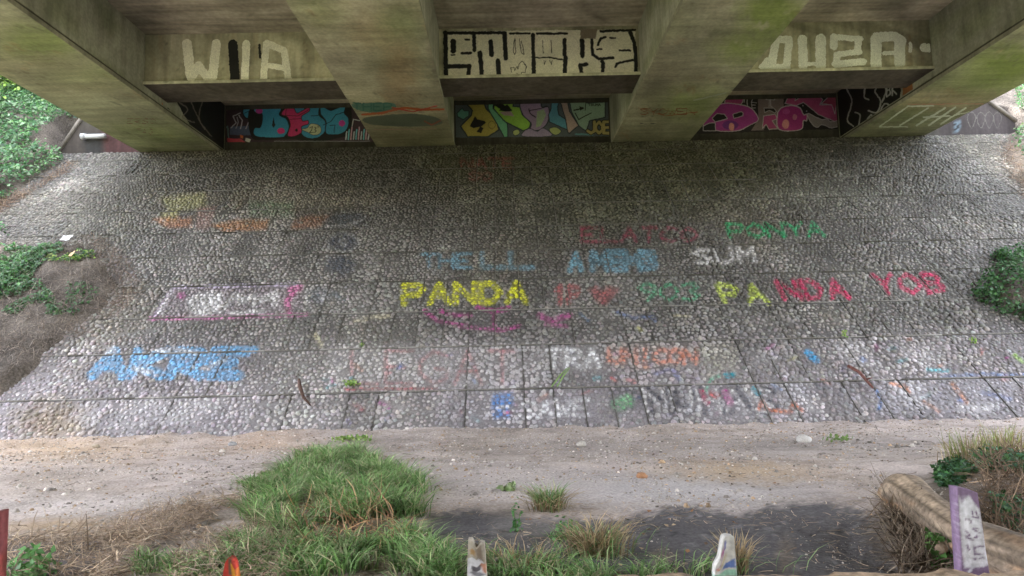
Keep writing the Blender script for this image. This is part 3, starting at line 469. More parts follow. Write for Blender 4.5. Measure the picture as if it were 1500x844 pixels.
SG=[ # (label, layers, opacity)
('yellow word PANDA painted on the cobbles in the middle',[('P',YE,[(0,0),(1,0),(0,1)],0.)]+word('PANDA',592,417,770,445,YE,7.2,.36,dy=-3),.95),
('yellow-green and crimson word PANDA on the right of the slope',word('PA',1062,417,1125,442,(.5,.6,.1),6.5,.4,dy=2,sh=-.5)+word('NDA',1150,412,1245,438,CR,7,.4,sh=-.5,dy=-2),.9),
('crimson letters at the far right end of the painted row',word('YOB',1288,403,1388,430,CR,6.5,.35,sh=-.4,dy=-2),.85),
('dull red letters and heart beside the yellow word',word('1P',812,420,848,444,RD,6,.4,op=.75)+[('P',RD,[(862,424),(872,420),(882,426),(892,420),(906,424),(888,446),(880,446)],.7,4)],.75),
('green letters between the heart and the second PANDA',word('903',936,415,1024,440,(.05,.33,.17),5,.35,op=.8),.75),
('dark red word high on the slope right of centre',word('ELATCO',852,334,1020,354,(.22,.04,.07),5,.35,op=.85),.8),
('bright green word high on the slope at right',word('PONYA',1070,328,1208,348,GN,5,.25,dy=-2,sh=-.3),.85),
('small white tag right of the pale blue letters',word('SUM',1022,366,1108,386,(.6,.58,.6),5.5,.4,sh=-.3,dy=-3),.8),
('pale blue block letters across the middle of the slope',word('THE',618,372,690,392,LB,5,.3,op=.8)+word('LL',706,370,780,392,LB,8,.3,op=.6)+word('A',835,372,852,396,LB,8,.3)+word('MEMB',868,370,962,394,LB,10,.15,op=.8),.65),
('magenta scrawl below the yellow word',[('L',PK,5,[(622,455),(640,470),(680,478),(735,484),(760,478)],.8),('L',PK,5,[(645,455),(665,462),(690,462)],.9),('L',PK,6,[(700,450),(722,456),(745,452)],.9),('L',PK,4,[(723,455),(724,478)],.9),('L',PK,7,[(790,462),(808,470),(835,462)],.8),('L',PK,5,[(800,475),(830,478)],.6),('P',(.16,.14,.16),[(690,460),(720,460),(720,480),(690,482)],.5,4)],.8),
('light blue tag low on the left of the slope',word('AKRE',135,515,350,550,(.17,.42,.72),12,.3,sh=.3)+[('L',WH,5,[(230,514),(262,512),(290,518)],.8),('L',WH,5,[(300,540),(330,528)],.6),('L',WH,6,[(195,540),(222,545)],.7),('E',WH,(162,514,9,7),.7,2),('L',(.17,.42,.72),8,[(325,514),(374,512)])],.95),
('pink and lilac frame with white letters on the left',[('P',(.30,.25,.29),[(222,466),(260,420),(448,418),(440,462)],.55,3),('L',(.52,.17,.36),5,[(220,467),(330,465),(450,461)],.9),('L',(.5,.42,.58),4,[(256,421),(440,417)],.9),('L',LV,5,[(226,462),(254,423)],.9),('L',WH,4,[(232,458),(252,425)],.8),('B',WH,[(274,440),(300,428),(325,432),(318,455),(295,462),(278,454)],.85,3),('L',WH,8,[(322,455),(345,432),(360,440)],.8),('L',WH,8,[(352,442),(372,434),(372,446)],.85),('L',WH,9,[(380,440),(405,430),(402,445)],.85),('L',WH,6,[(340,460),(385,455)],.8),('L',(.55,.12,.32),8,[(425,425),(440,420),(420,440),(424,458)],.8),('E',(.5,.12,.35),(266,433,6,5),.7,2)],.9),
('faded yellow, orange and green piece upper left',[('P',(.33,.32,.12),[(235,290),(300,282),(302,302),(250,312)],.6,4),('P',(.35,.33,.08),[(236,312),(262,308),(258,325),(236,322)],.6,3),('P',(.48,.19,.08),[(222,322),(240,318),(282,318),(280,332),(248,334)],.7,3),('P',(.40,.22,.20),[(290,305),(318,302),(306,335),(286,336)],.6,3),('P',(.45,.17,.03),[(308,330),(345,322),(394,322),(390,337),(330,340)],.7,3),('P',(.10,.28,.12),[(365,296),(430,296),(428,318),(365,315)],.35,4),('P',(.42,.15,.05),[(432,322),(452,316),(484,315),(468,333),(426,336)],.5,3),('P',(.07,.07,.09),[(262,312),(285,312),(280,318),(266,320)],.7,3),('L',(.07,.07,.1),4,[(318,305),(334,296)],.7),('L',(.08,.08,.1),3,[(484,318),(532,314)],.7)],.62),
('three dark discs with pale rings right of the orange piece',[('E',(.07,.08,.10),(508,322,26,9),.7,4),('L',WH,2.5,[(476,332),(510,330),(534,320)],.4),('E',(.045,.05,.07),(503,355,22,14),.95,3),('L',WH,3,smooth([(503,350),(507,355),(503,360),(499,355)])+[(503,350)],.5),('L',(.5,.5,.5),3,smooth([(503,341),(526,355),(503,369),(480,355)])+[(503,341)],.35),('E',(.055,.065,.09),(498,388,22,14),.85,4),('E',(.09,.12,.16),(468,432,16,11),.6,4),('L',WH,3.5,[(448,425),(452,445),(456,458)],.8),('L',WH,4,[(470,428),(474,438)],.8),('L',(.1,.14,.18),9,[(490,430),(502,440)],.5)],.8),
('large faded white letters with red outlines near the foot',[('P',(.58,.55,.57),[(480,508),(800,500),(800,566),(480,572)],.45,5)]+word('LEGAT',515,514,755,562,RD,4.5,.3,op=.38)+[('L',RD,3,[(505,570),(640,569)],.7)],.85),
('thin white letters above the green stick',[('P',(.2,.19,.2),[(798,508),(882,506),(880,542),(800,544)],.35,6)]+word('TRA',802,512,878,538,(.75,.74,.78),4.5,.3,op=1.),.85),
('salmon pink letters right of the thin white ones',word('UNICON',892,512,1020,532,SA,5,.2,op=.75),.8),
('blue patch with red scribble near the foot of the slope',[('P',BL,[(722,578),(750,576),(752,590),(746,612),(724,613),(720,600)],.85,3),('L',WH,3,[(728,598),(742,595),(752,600)],.9),('L',(.6,.1,.2),3,[(738,606),(748,604)],.9)],.9),
('white word beside the blue patch',[('P',(.2,.19,.22),[(755,586),(872,578),(875,612),(758,618)],.4,6)]+word('SAWE',762,590,862,612,(.75,.74,.78),5,.25,op=1.,dy=-4),.85),
('green and black blob low on the slope right of centre',[('B',BK,[(892,575),(915,566),(940,570),(950,590),(930,600),(900,606)],.65,4),('B',(.15,.5,.2),[(896,590),(915,580),(928,582),(925,595),(905,602)],.6,4),('L',(.2,.6,.25),3,[(918,578),(924,582)],1.)],.8),
('black letters edged in white and crimson low on the slope',[('P',(.2,.19,.21),[(940,566),(1160,560),(1170,606),(945,612)],.4,6)]+word('NUHAS',955,570,1140,604,BK,8,.3,op=.9,sh=-.2)+word('NUHAS',948,570,1133,603,WH,3.5,.3,op=.8,sh=-.2)+[('L',CR,6,[(1028,574),(1036,590)],.8),('L',(.6,.1,.1),7,[(1042,576),(1050,580)],.8),('L',PK,8,[(1062,574),(1070,590)],.8)],.85),
('orange red scrawl near the foot of the slope',[('L',(.55,.17,.08),4.5,[(1112,600),(1116,588),(1124,600),(1140,602),(1158,604),(1162,590),(1175,602)],.8)],.8),
('bright blue dab above the red stick',[('L',(.08,.35,.65),8,[(1183,516),(1196,528)],.95)],.95),
('teal dabs and loop low on the slope',[('L',(.05,.35,.45),6,[(1064,550),(1074,549)],.9),('L',(.05,.35,.45),6,[(1104,570),(1110,576)],.9),('L',(.2,.5,.35),3,[(1034,572),(1040,556),(1055,550)],.8)],.9),
('white, orange and blue letters at the right foot of the slope',[('P',(.6,.58,.62),[(1300,560),(1345,558),(1372,598),(1335,602)],.6,4),('L',(.6,.24,.12),4,[(1305,562),(1325,566),(1332,575)],.8),('P',WH,[(1400,592),(1460,594),(1455,603),(1405,602)],.75,3),('L',(.6,.28,.16),5,[(1394,562),(1408,578),(1416,590)],.75),('L',(.12,.25,.55),4,[(1284,574),(1292,586),(1288,598)],.7),('L',(.12,.25,.55),4,[(1380,552),(1440,548),(1500,550)],.5),('L',(.15,.5,.6),4,[(1360,542),(1388,543)],.9),('L',(.12,.2,.5),5,[(1440,575),(1480,585)],.5),('L',(.55,.25,.15),4,[(1352,588),(1376,602)],.6),('L',(.3,.5,.1),4,[(1486,520),(1498,530)],.8)],.8),
('big faded white patch at the lower left of the slope',[('P',(.62,.60,.62),[(182,592),(205,585),(330,584),(322,600),(270,622),(150,630)],.45,6),('P',(.6,.58,.62),[(90,612),(150,590),(140,625)],.35,6),('P',(.56,.54,.58),[(330,585),(480,580),(520,640),(330,640)],.2,10)],.7),
('dull red letters at the very top of the slope',word('NATE',676,232,752,246,(.26,.04,.05),4,.3,op=.55)+word('SO',688,252,720,264,(.26,.04,.05),4,.3,op=.45),.7),
('white painted stones on the lower right of the slope',[('P',(.60,.58,.60),[(1218,498),(1262,497),(1285,535),(1240,532)],.5,4),('P',(.55,.54,.58),[(1312,506),(1380,510),(1390,535),(1325,540)],.3,8),('P',(.5,.5,.5),[(1090,512),(1130,508),(1140,535),(1100,535)],.3,8)],.8),
('scattered faded paint specks over the two lowest rows',SPECK,.75),
('faded white and cream painted stones in the middle of the lowest rows',[('P',(.60,.58,.59),[(800,505),(885,503),(880,545),(800,550)],.35,6),('P',(.55,.42,.38),[(888,505),(1022,503),(1020,535),(890,540)],.3,6),('P',(.52,.50,.40),[(1022,505),(1082,503),(1078,550),(1030,556)],.4,6),('L',WH,4,[(832,512),(828,536)],.8),('L',WH,4,[(868,512),(862,538)],.7),('P',(.5,.47,.52),[(640,578),(880,572),(880,618),(640,622)],.35,8),('P',(.5,.5,.53),[(950,566),(1180,562),(1195,606),(960,612)],.3,8),('L',WH,5,[(1165,566),(1190,600)],.7),('P',(.12,.13,.2),[(1150,560),(1210,560),(1220,575),(1160,590)],.3,6),('P',(.48,.48,.55),[(1270,560),(1480,552),(1490,605),(1290,608)],.35,8),('P',(.22,.21,.25),[(1210,562),(1262,566),(1280,600),(1225,604)],.4,8)],.8),
('blue, yellow and violet specks in the middle of the slope',[('L',(.12,.2,.45),4,[(905,458),(925,466),(955,464),(960,470)],.6),('L',(.15,.25,.45),3,[(850,460),(862,470)],.6),('L',(.6,.58,.2),3,[(935,480),(940,484)],.9),('L',(.5,.45,.3),3,[(985,462),(1010,463)],.7),('L',(.55,.5,.35),5,[(520,470),(545,465),(570,463)],.6),('L',(.6,.55,.35),6,[(462,490),(470,505)],.6),('L',(.12,.13,.4),5,[(960,548),(985,540),(995,556)],.5)],.7),
]
SG.sort(key=lambda g_:0 if g_[0].startswith(('faded white and','scattered','large faded','big faded','white painted')) else 1)
SG=[(a_,fat(b_,1.25 if any(w_ in a_ for w_ in('foot','low ','lowest','specks','stick','salmon')) else 1.),c_) for a_,b_,c_ in SG]
emb=bpy.data.objects.new('embankment',None);COL.objects.link(emb);emb['kind']='structure'
emb['label']='steep bank under the bridge paved with cobbles set in concrete panels'
UL,UR=-17.*K*.95,20.*K
# mortar base sheet
us=np.arange(UL,UR,.05);vs=np.arange(vrow[0],VTOP,.05);vs=np.append(vs,VTOP)
U,Vg=np.meshgrid(us,vs,indexing='ij');U=U.ravel();Vg=Vg.ravel()
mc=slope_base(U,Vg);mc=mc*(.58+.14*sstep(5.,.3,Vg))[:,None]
mpx,mpy=proj(onS(U,Vg));allL=[l for g in SG for l in g[1]]
rgb,al=raster(mpx,mpy,allL,rough=1.2,soft=2.);mc=mc*(1-.4*al[:,None])+rgb*.4*al[:,None]
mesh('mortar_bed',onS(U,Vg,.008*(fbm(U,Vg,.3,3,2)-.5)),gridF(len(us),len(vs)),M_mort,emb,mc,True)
# joints
b=Bag()
def slbox(u0,u1,v0,v1,h0,h1,c):
    n=max(2,int((u1-u0)/1.5)+1) if (u1-u0)>(v1-v0) else 2
    uu=np.linspace(u0,u1,n)
    for k_ in range(n-1):
        V=np.array([onS(np.array([x]),np.array([y]),z)[0] for x in(uu[k_],uu[k_+1]) for y in(v0,v1) for z in(h0,h1)])
        b.add(V,[(0,1,3,2),(4,6,7,5),(0,4,5,1),(2,3,7,6),(0,2,6,4),(1,5,7,3)],c*random.uniform(.85,1.15))
for i,v in enumerate(vrow[1:-1]):
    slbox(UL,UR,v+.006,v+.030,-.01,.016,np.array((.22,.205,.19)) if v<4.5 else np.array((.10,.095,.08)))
    slbox(UL,UR,v-.006,v+.004,-.01,.010,np.array((.09,.085,.08)))
rj=random.Random(5);ncol=int((UR-UL)/cwid);UJ=[UL+i*cwid for i in range(ncol+1)]
colj={}
for r in range(len(vrow)-1):
    for i in range(ncol+1):
        if rj.random()<(.30 if UJ[i]<-3.2 else .42 if vrow[r]>6 and UJ[i]<-6 else .55):
            colj[(r,i)]=1;slbox(UJ[i]-.004,UJ[i]+.003,vrow[r]+.03,vrow[r+1]-.01,-.01,.014,np.array((.09,.083,.078)))
            slbox(UJ[i]+.003,UJ[i]+.016,vrow[r]+.03,vrow[r+1]-.01,-.01,.010,np.array((.20,.19,.175)))
b.build('panel_joints',M_mort,emb)
# stones
su=[];sv=[];sr=[];sq=[];spb=[];sph=[]
for r in range(len(vrow)-1):
    v0,v1=vrow[r]+.03,vrow[r+1]-.01
    if r==0: v0=max(v0,-.5)
    nv=max(3,int(round((v1-v0)/.092)))
    for i in range(ncol):
        nu=random.choice((5,6,6)) ;u0,u1=UJ[i]+.008,UJ[i+1]-.004
        big=random.uniform(.82,1.04);miss=random.random()<.3;pb=random.gauss(1,.10);pl_=random.uniform(.85,1.15)
        for a_ in range(nv):
            off=.25*(1 if a_%2 else -1)
            for c_ in range(nu):
                if random.random()<.03 or (miss and vnoise(np.array([u0*1.+c_*.1]),np.array([v0+a_*.1]),.25,5)[0]>.92): continue
                su.append(u0+(c_+.5+off*.8+random.gauss(0,.19))*(u1-u0)/nu);sv.append(v0+(a_+.5+random.gauss(0,.2))*(v1-v0)/nv)
                su[-1]=min(max(su[-1],u0+.03),u1-.03);sv[-1]=min(max(sv[-1],v0+.03),v1-.03)
                sr.append((u1-u0)/nu*.5*random.uniform(.66,1.18)*big);spb.append(pb);sph.append(pl_);sq.append(random.uniform(.75,1.3))
su=np.array(su);sv=np.array(sv);sr=np.array(sr);sq=np.array(sq);spb=np.array(spb);sph=np.array(sph);NS=len(su);print('stones',NS)
spx,spy=proj(onS(su,sv));vis=(spx>-260)&(spx<1760);su,sv,sr,sq,spx,spy,spb,sph=[a[vis] for a in(su,sv,sr,sq,spx,spy,spb,sph)];NS=len(su);print('stones',NS)
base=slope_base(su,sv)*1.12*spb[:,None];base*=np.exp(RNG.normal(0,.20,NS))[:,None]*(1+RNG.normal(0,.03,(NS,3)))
NSEG=7;ang=RNG.uniform(0,6.28,NS)
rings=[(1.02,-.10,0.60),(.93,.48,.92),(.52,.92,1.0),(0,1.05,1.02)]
hh=sr*sph*RNG.uniform(.38,.66,NS);tx=RNG.normal(0,.16,NS);ty=RNG.normal(0,.16,NS)
Vs=[];Cs=[]
for ri,(rr_,hz_,cm) in enumerate(rings):
    nseg=NSEG if rr_>0 else 1
    for k_ in range(nseg):
        g=ang+2*math.pi*k_/nseg;jr=1+.14*np.sin(3.1*g+ang*7+ri*.3)*(rr_>0)
        a_=sr*sq**.5*rr_*jr*np.cos(g);b_=sr/sq**.5*rr_*jr*np.sin(g)
        ca,sa=np.cos(ang*1.7),np.sin(ang*1.7)
        # stones lean towards lying lengthwise down the slope
        uu=a_*ca-b_*sa;vv=(a_*sa+b_*ca)*1.08
        hgt=hh*hz_+(uu*tx+vv*ty)*(ri>0)
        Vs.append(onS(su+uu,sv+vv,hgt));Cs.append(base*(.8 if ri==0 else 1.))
nvp=NSEG*3+1
Vs=np.stack(Vs,1);Cs=np.stack(Cs,1)                       # NS,nvp,3
def lbox(lay):
    xs_=[];ys_=[]
    for l in lay:
        if l[0]=='E': cx,cy,rx,ry=l[2];xs_+=[cx-rx,cx+rx];ys_+=[cy-ry,cy+ry]
        else:
            for q_ in (l[3] if l[0]=='L' else l[2]):
                if not(q_[0]==0 or q_[0]==1): xs_.append(q_[0]);ys_.append(q_[1])
    return min(xs_)-14,max(xs_)+14,min(ys_)-14,max(ys_)+14
gid=np.full(NS,-1);wring=np.array([.45]*NSEG+[1.]*(NSEG*2+1))
for i,(lb,lay,op) in enumerate(SG):
    x0_,x1_,y0_,y1_=lbox(lay);ix=np.where((spx>x0_)&(spx<x1_)&(spy>y0_)&(spy<y1_))[0]
    if not len(ix): continue
    vx,vy=proj(Vs[ix].reshape(-1,3));rgb,a_=raster(vx,vy,lay,rough=1.0,soft=1.3,seed=70+i)
    a_=a_.reshape(len(ix),-1);rgb=rgb.reshape(len(ix),-1,3)
    st=np.where(RNG.random(len(ix))<.12,.2,RNG.uniform(.6,1.,len(ix)))[:,None]
    a_=np.minimum(a_*op*1.35,1)*st*wring[None];shd=np.exp(RNG.normal(0,.10,len(ix)))[:,None,None]
    Cs[ix]=Cs[ix]*(1-a_[...,None])+rgb*shd*a_[...,None];gid[ix]=np.where(a_[:,NSEG:].mean(1)>.33,i,gid[ix])
q4=[(r_*NSEG+k_,r_*NSEG+(k_+1)%NSEG,(r_+1)*NSEG+(k_+1)%NSEG,(r_+1)*NSEG+k_) for r_ in(0,1) for k_ in range(NSEG)]
tri=[(2*NSEG+k_,2*NSEG+(k_+1)%NSEG,3*NSEG) for k_ in range(NSEG)]
FT=np.array([(a,b_,c) for a,b_,c,d_ in q4]+[(a,c,d_) for a,b_,c,d_ in q4]+tri)
def stones(name,sel,label=None):
    idx=np.where(sel)[0]
    if len(idx)<3: print('few stones',label,len(idx));return
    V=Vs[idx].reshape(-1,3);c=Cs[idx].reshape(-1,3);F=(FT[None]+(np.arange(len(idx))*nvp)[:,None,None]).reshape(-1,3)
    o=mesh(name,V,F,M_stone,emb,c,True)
    if label:o['label']=label
stones('cobbles',gid<0)
for i,g in enumerate(SG): stones('graffiti',gid==i,g[0])
# ------------------------------------------------------------------ GROUND
DUST=(.50,.425,.40)
def ground_h(x,y):
    h=.05*sstep(BY-.7,BY,y)*(fbm(x,y,.35,3,71)-.5)*2+.07*(fbm(x,y,1.4,4,90)-.5)+.035*(fbm(x,y,.28,3,91)-.5)+.012*(vnoise(x,y,.09,92)-.5)
    h=h+.16*sstep(BY-.9,BY+.15,y)*(.35+.9*fbm(x,y*0+1,1.1,3,95)*sstep(8,-8,x)+.1)
    px,py=proj(np.stack([x,y,np.zeros_like(x)],-1))
    near=(y>1.5)
    h=h+near*(.30*np.exp(-(((px-1480)/90)**2+((py-745)/55)**2))+.16*np.exp(-(((px-1310)/45)**2+((py-775)/35)**2))+.10*np.exp(-(((px-500)/130)**2+((py-745)/60)**2)))
    return h
gx=np.arange(-13,14,.045);gy=np.arange(2.2,BY+.55,.045)
Xg,Yg=np.meshgrid(gx,gy,indexing='ij');Xg=Xg.ravel();Yg=Yg.ravel();Zg=ground_h(Xg,Yg)
gpx,gpy=proj(np.stack([Xg,Yg,np.zeros_like(Xg)],-1))
gc=np.array(DUST)[None]*(1+.30*(fbm(Xg,Yg*1.6,.9,5,3)-.5)[:,None]*2);tt=sstep(.55,.66,fbm(Xg,Yg*2.2,.8,5,8))[:,None];gc=gc*(1-.35*tt)+np.array((.36,.29,.23))*.35*tt;tt=sstep(.60,.66,fbm(Xg,Yg*2,.35,4,18))[:,None];gc=gc*(1-.35*tt)+np.array((.2,.17,.15))*.35*tt
AS=(.105,.10,.108)
glay=[('E',(.44,.30,.17),(90,662,130,14),.6,12),('E',(.46,.31,.20),(380,652,60,10),.6,10),('E',(.48,.43,.42),(780,710,190,28),.7,18),('E',(.52,.49,.50),(1010,722,150,22),.75,16),('E',(.44,.32,.20),(1090,690,110,12),.75,9),
 ('E',(.27,.245,.23),(830,655,200,12),.6,14),('E',(.25,.23,.22),(1250,655,170,15),.6,14),('E',(.45,.34,.20),(1450,665,60,14),.6,10),('E',(.33,.27,.21),(60,700,120,18),.5,16),('E',(.5,.46,.45),(110,740,120,14),.5,14),('E',(.46,.31,.16),(80,772,80,12),.7,10),
 ('E',(.30,.25,.21),(250,790,150,40),.5,20),('P',(.28,.22,.16),[(640,650),(720,645),(740,655),(650,662)],.5,8),
 ('P',AS,[(-40,800),(20,786),(60,800),(100,790),(130,778),(150,800),(160,860),(-40,860)],.75,8),
 ('P',AS,[(620,860),(625,765),(660,752),(700,750),(740,757),(775,765),(830,762),(900,762),(945,752),(1000,744),(1045,748),(1080,756),(1110,747),(1160,740),(1215,740),(1260,755),(1285,790),(1330,860)],.95,6),
 ('P',(.20,.18,.17),[(720,760),(850,765),(850,800),(720,790)],.5,10),('E',(.22,.18,.15),(970,825,16,22),.6,5),('E',(.20,.16,.13),(1150,815,12,26),.6,5),('E',(.10,.08,.06),(1340,790,70,40),.7,12),('B',(.13,.105,.08),[(1370,700),(1520,700),(1540,860),(1340,860)],.7,12),
 ('P',(.20,.14,.09),[(440,775),(560,770),(580,800),(430,812)],.6,10),('E',(.15,.125,.09),(500,760,130,70),.75,16),('E',(.17,.14,.10),(480,830,220,36),.7,16),
 ('L',(.03,.03,.03),1.6,[(-20,804),(200,799),(640,789),(1000,783),(1300,780)],.85,1.),('L',(.16,.15,.15),1.6,[(-20,806),(200,801),(640,791),(1000,785),(1300,782)],.6,1.)]
gc=np.where((Yg>2)[:,None],over(gc,glay,gpx,gpy,rough=5.,soft=5,seed=12),gc)
spk=vnoise(Xg,Yg,.07,77);gc=gc*(1+.35*(spk>.86)[:,None]*(gc.mean(1)<.15)[:,None]*1.5)
grd=mesh('ground',np.stack([Xg,Yg,Zg],1),gridF(len(gx),len(gy)),M_dirt,None,gc,True);tag(grd,'dusty trodden path of pale dirt over dark tarmac',None,None,'structure')
b=Bag();b.add([(-700,-700,-.12),(700,-700,-.12),(700,700,-.12),(-700,700,-.12)],[(0,1,2,3)],(.16,.17,.08))
far=b.build('terrain',M_soil);tag(far,None,None,None,'structure')
b=Bag();b.add([(-60,-9,-.1),(60,-9,-.1),(60,-21,9.2),(-60,-21,9.2),(-60,-60,13),(60,-60,13)],[(0,3,2,1),(3,4,5,2)],(.16,.15,.10));o=b.build('unseen_bank',M_soil);tag(o,None,None,None,'structure')  # unseen bank behind the camera, added to cut low-angle light
# ------------------------------------------------------------------ HILLSIDES beside the slope
def hill(side):
    us=np.arange(6.5,60,.12) ;us=us[us<60];us=np.concatenate([np.arange(6.5,22,.12),np.arange(22,60,1.)]);vs=np.concatenate([np.arange(-1,26,.12),np.arange(26,34,1.)])
    U,V=np.meshgrid(us*side,vs,indexing='ij');U=U.ravel();V=V.ravel();px,py=proj(onS(U,V))
    if side<0:
        pol=[(-9000,-9000),(60,-9000),(84,150),(86,226),(98,240),(60,266),(10,300),(-40,330),(-55,352),(0,352),(60,362),(120,352),(160,388),(188,425),(150,465),(90,500),(60,540),(0,590),(-90,640),(-9000,700)]
    else:
        pol=[(9000,-9000),(1500,-9000),(1484,190),(1462,202),(1476,245),(1500,292),(1540,330),(1530,360),(1470,370),(1440,400),(1445,430),(1470,458),(1540,480),(1600,560),(9000,640)]
    dd=sgn_poly(px+14*(vnoise(U,V,.5,8)-.5),py+10*(vnoise(U,V,.4,9)-.5),pol)
    w=sstep(-4,26,dd)
    h=-.06+w*(.12+(.22+.3*sstep(-12,-16,U)*(V>9)+.2*(side>0))*(fbm(U,V,1.5,4,33)))
    if side<0: h=np.where(V>VTOP-.1,np.where((U<WXA-.25)|((U<-12.2*K)&(BY+V*math.cos(TH)>YW+.75)),.2+.6*fbm(U,V,1.5,4,3)+.0,-1.2),h)
    else: h=np.where(V>VTOP-.1,np.where((U>WXD+.2)|((U>14.5*K)&(BY+V*math.cos(TH)>YW+.75)),.1+.6*fbm(U,V,1.5,4,3),-1.2),h)
    P=onS(U,V,h)
    n=fbm(U,V,.8,4,14);c=np.array((.135,.115,.10))[None]*(1+.7*(n-.5)[:,None]*2)
    if side>0: c=c*(1-.0)+0
    o=mesh('hillside',P,gridF(len(us),len(vs)) if side>0 else gridF(len(us),len(vs))[:,::-1],M_soil,None,c,True);tag(o,'brown earth bank left of the cobbles' if side<0 else 'brown earth bank right of the cobbles',None,None,'structure')
    return U,V,h,px,py,dd
HL=hill(-1);HR=hill(1)
def hill_h(D,u,v):                         # nearest sample of height
    U,V,h=D[0],D[1],D[2];s=np.sign(U[0])
    us=np.concatenate([np.arange(6.5,22,.12),np.arange(22,60,1.)]);vs=np.concatenate([np.arange(-1,26,.12),np.arange(26,34,1.)])
    i=np.clip(np.searchsorted(us,np.abs(u)),0,len(us)-1);j=np.clip(np.searchsorted(vs,v),0,len(vs)-1);return h[i*len(vs)+j]
# ------------------------------------------------------------------ foliage
def leaves(P,Nm,size,cols,bag=None,jit=.6,wid=.8):
    """leaf-shaped folded faces at points P around normals Nm"""
    n=len(P);Nm=Nm+RNG.normal(0,jit,(n,3));Nm/=np.linalg.norm(Nm,axis=1,keepdims=True)+1e-9
    t=np.cross(Nm,RNG.normal(0,1,(n,3)));t/=np.linalg.norm(t,axis=1,keepdims=True)+1e-9;s=np.cross(Nm,t)
    L=size*RNG.uniform(.6,1.25,n)[:,None];w=L*wid*.5;f=Nm*L*.14
    V=np.stack([P,P+t*L*.35+s*w+f,P+t*L,P+t*L*.35-s*w+f,P+t*L*.45-f*.3],1)
    F=np.array([(0,1,4),(1,2,4),(2,3,4),(3,0,4)])
    FF=(F[None]+(np.arange(n)*5)[:,None,None]).reshape(-1,3);c=np.repeat(cols,5,0);return V.reshape(-1,3),FF,c
def greens(n,pal,var=.28):
    pal=np.array(pal);c=pal[RNG.integers(0,len(pal),n)];return c*np.exp(RNG.normal(0,var,n))[:,None]
IVY=[(.05,.13,.045),(.06,.16,.06),(.09,.20,.07),(.10,.20,.11),(.04,.10,.03)]
BRT=[(.32,.48,.11),(.26,.42,.10),(.40,.52,.17),(.15,.28,.06)]
def ivy_px(D,poly,n,size,pal,label,name='ivy',thr=.45,lift=.10,seed=1,out=True):
    """leaf cover on a hillside or slope inside a pixel outline"""
    poly_uv=[sl(*p) for p in poly];a=np.array(poly_uv);lo,hi=a.min(0),a.max(0)
    u=RNG.uniform(lo[0],hi[0],n*4);v=RNG.uniform(lo[1],hi[1],n*4)
    m=inpoly(u,v,poly_uv)&(fbm(u,v,.55,3,seed)>thr);u=u[m][:n];v=v[m][:n]
    h=(hill_h(D,u,v) if D is not None else 0*u);cl=fbm(u,v,.35,3,seed+3);h=h+lift*(.1+1.6*np.clip(cl-.3,0,1)*RNG.uniform(.1,1.,len(u)))
    V,F,c=leaves(onS(u,v,h),np.tile(SN*.7+np.array([0,-.4,.4]),(len(u),1)),size,greens(len(u),pal)*(.75+.5*cl)[:,None])
    o=mesh(name,V,F,M_leaf,None,c);tag(o,label,'ivy',None,'stuff');return o
ivy_px(HL,[(-260,120),(84,120),(190,120),(190,210),(92,226),(95,236),(40,272),(0,300),(-80,340),(-300,340)],32000,.12,IVY+[(.16,.28,.12),(.24,.34,.22)],'dense ivy over the bank beside the left end wall',thr=.27,lift=.55,seed=2)
ivy_px(HL,[(-150,-120),(118,-120),(100,150),(84,185),(30,170),(-60,200),(-200,200)],16000,.15,BRT,'bright sunlit undergrowth high on the left bank',thr=.3,lift=.9,seed=4,name='undergrowth')
ivy_px(HL,[(-120,372),(0,372),(60,366),(92,358),(96,376),(70,386),(60,402),(40,432),(0,450),(-120,480)],7500,.085,IVY+[(.12,.25,.10)],'thick ivy patch on the left earth mound',thr=.33,lift=.30,seed=6)
ivy_px(HL,[(60,432),(110,410),(150,430),(120,470),(80,470)],260,.07,IVY,'few ivy leaves near the lower edge of the left mound',thr=.5,lift=.14,seed=31)
ivy_px(HL,[(70,385),(100,380),(135,368),(140,382),(120,392),(80,392)],450,.075,BRT+IVY,'small ivy sprig patch near the white litter',thr=.4,lift=.16,seed=7)
ivy_px(HL,[(-40,425),(60,420),(80,440),(90,470),(60,480),(0,462),(-40,470)],900,.075,IVY+[(.12,.22,.12)],'sparse ivy on the lower part of the left mound',thr=.5,lift=.14,seed=8)
ivy_px(HL,[(-40,320),(10,330),(14,348),(-40,352)],300,.09,IVY,'little ivy clump at the left edge above the mound',thr=.35,lift=.2,seed=9)
ivy_px(HR,[(1484,120),(1600,100),(1640,300),(1500,262),(1480,215)],5000,.10,IVY+[(.10,.16,.06)],'ivy spilling past the right end wall',thr=.4,lift=.4,seed=10)
ivy_px(HR,[(1430,628),(1480,622),(1560,628),(1560,655),(1450,652)],700,.07,IVY+[(.12,.22,.12)],'low ivy at the foot of the slope on the right',thr=.4,lift=.12,seed=11)
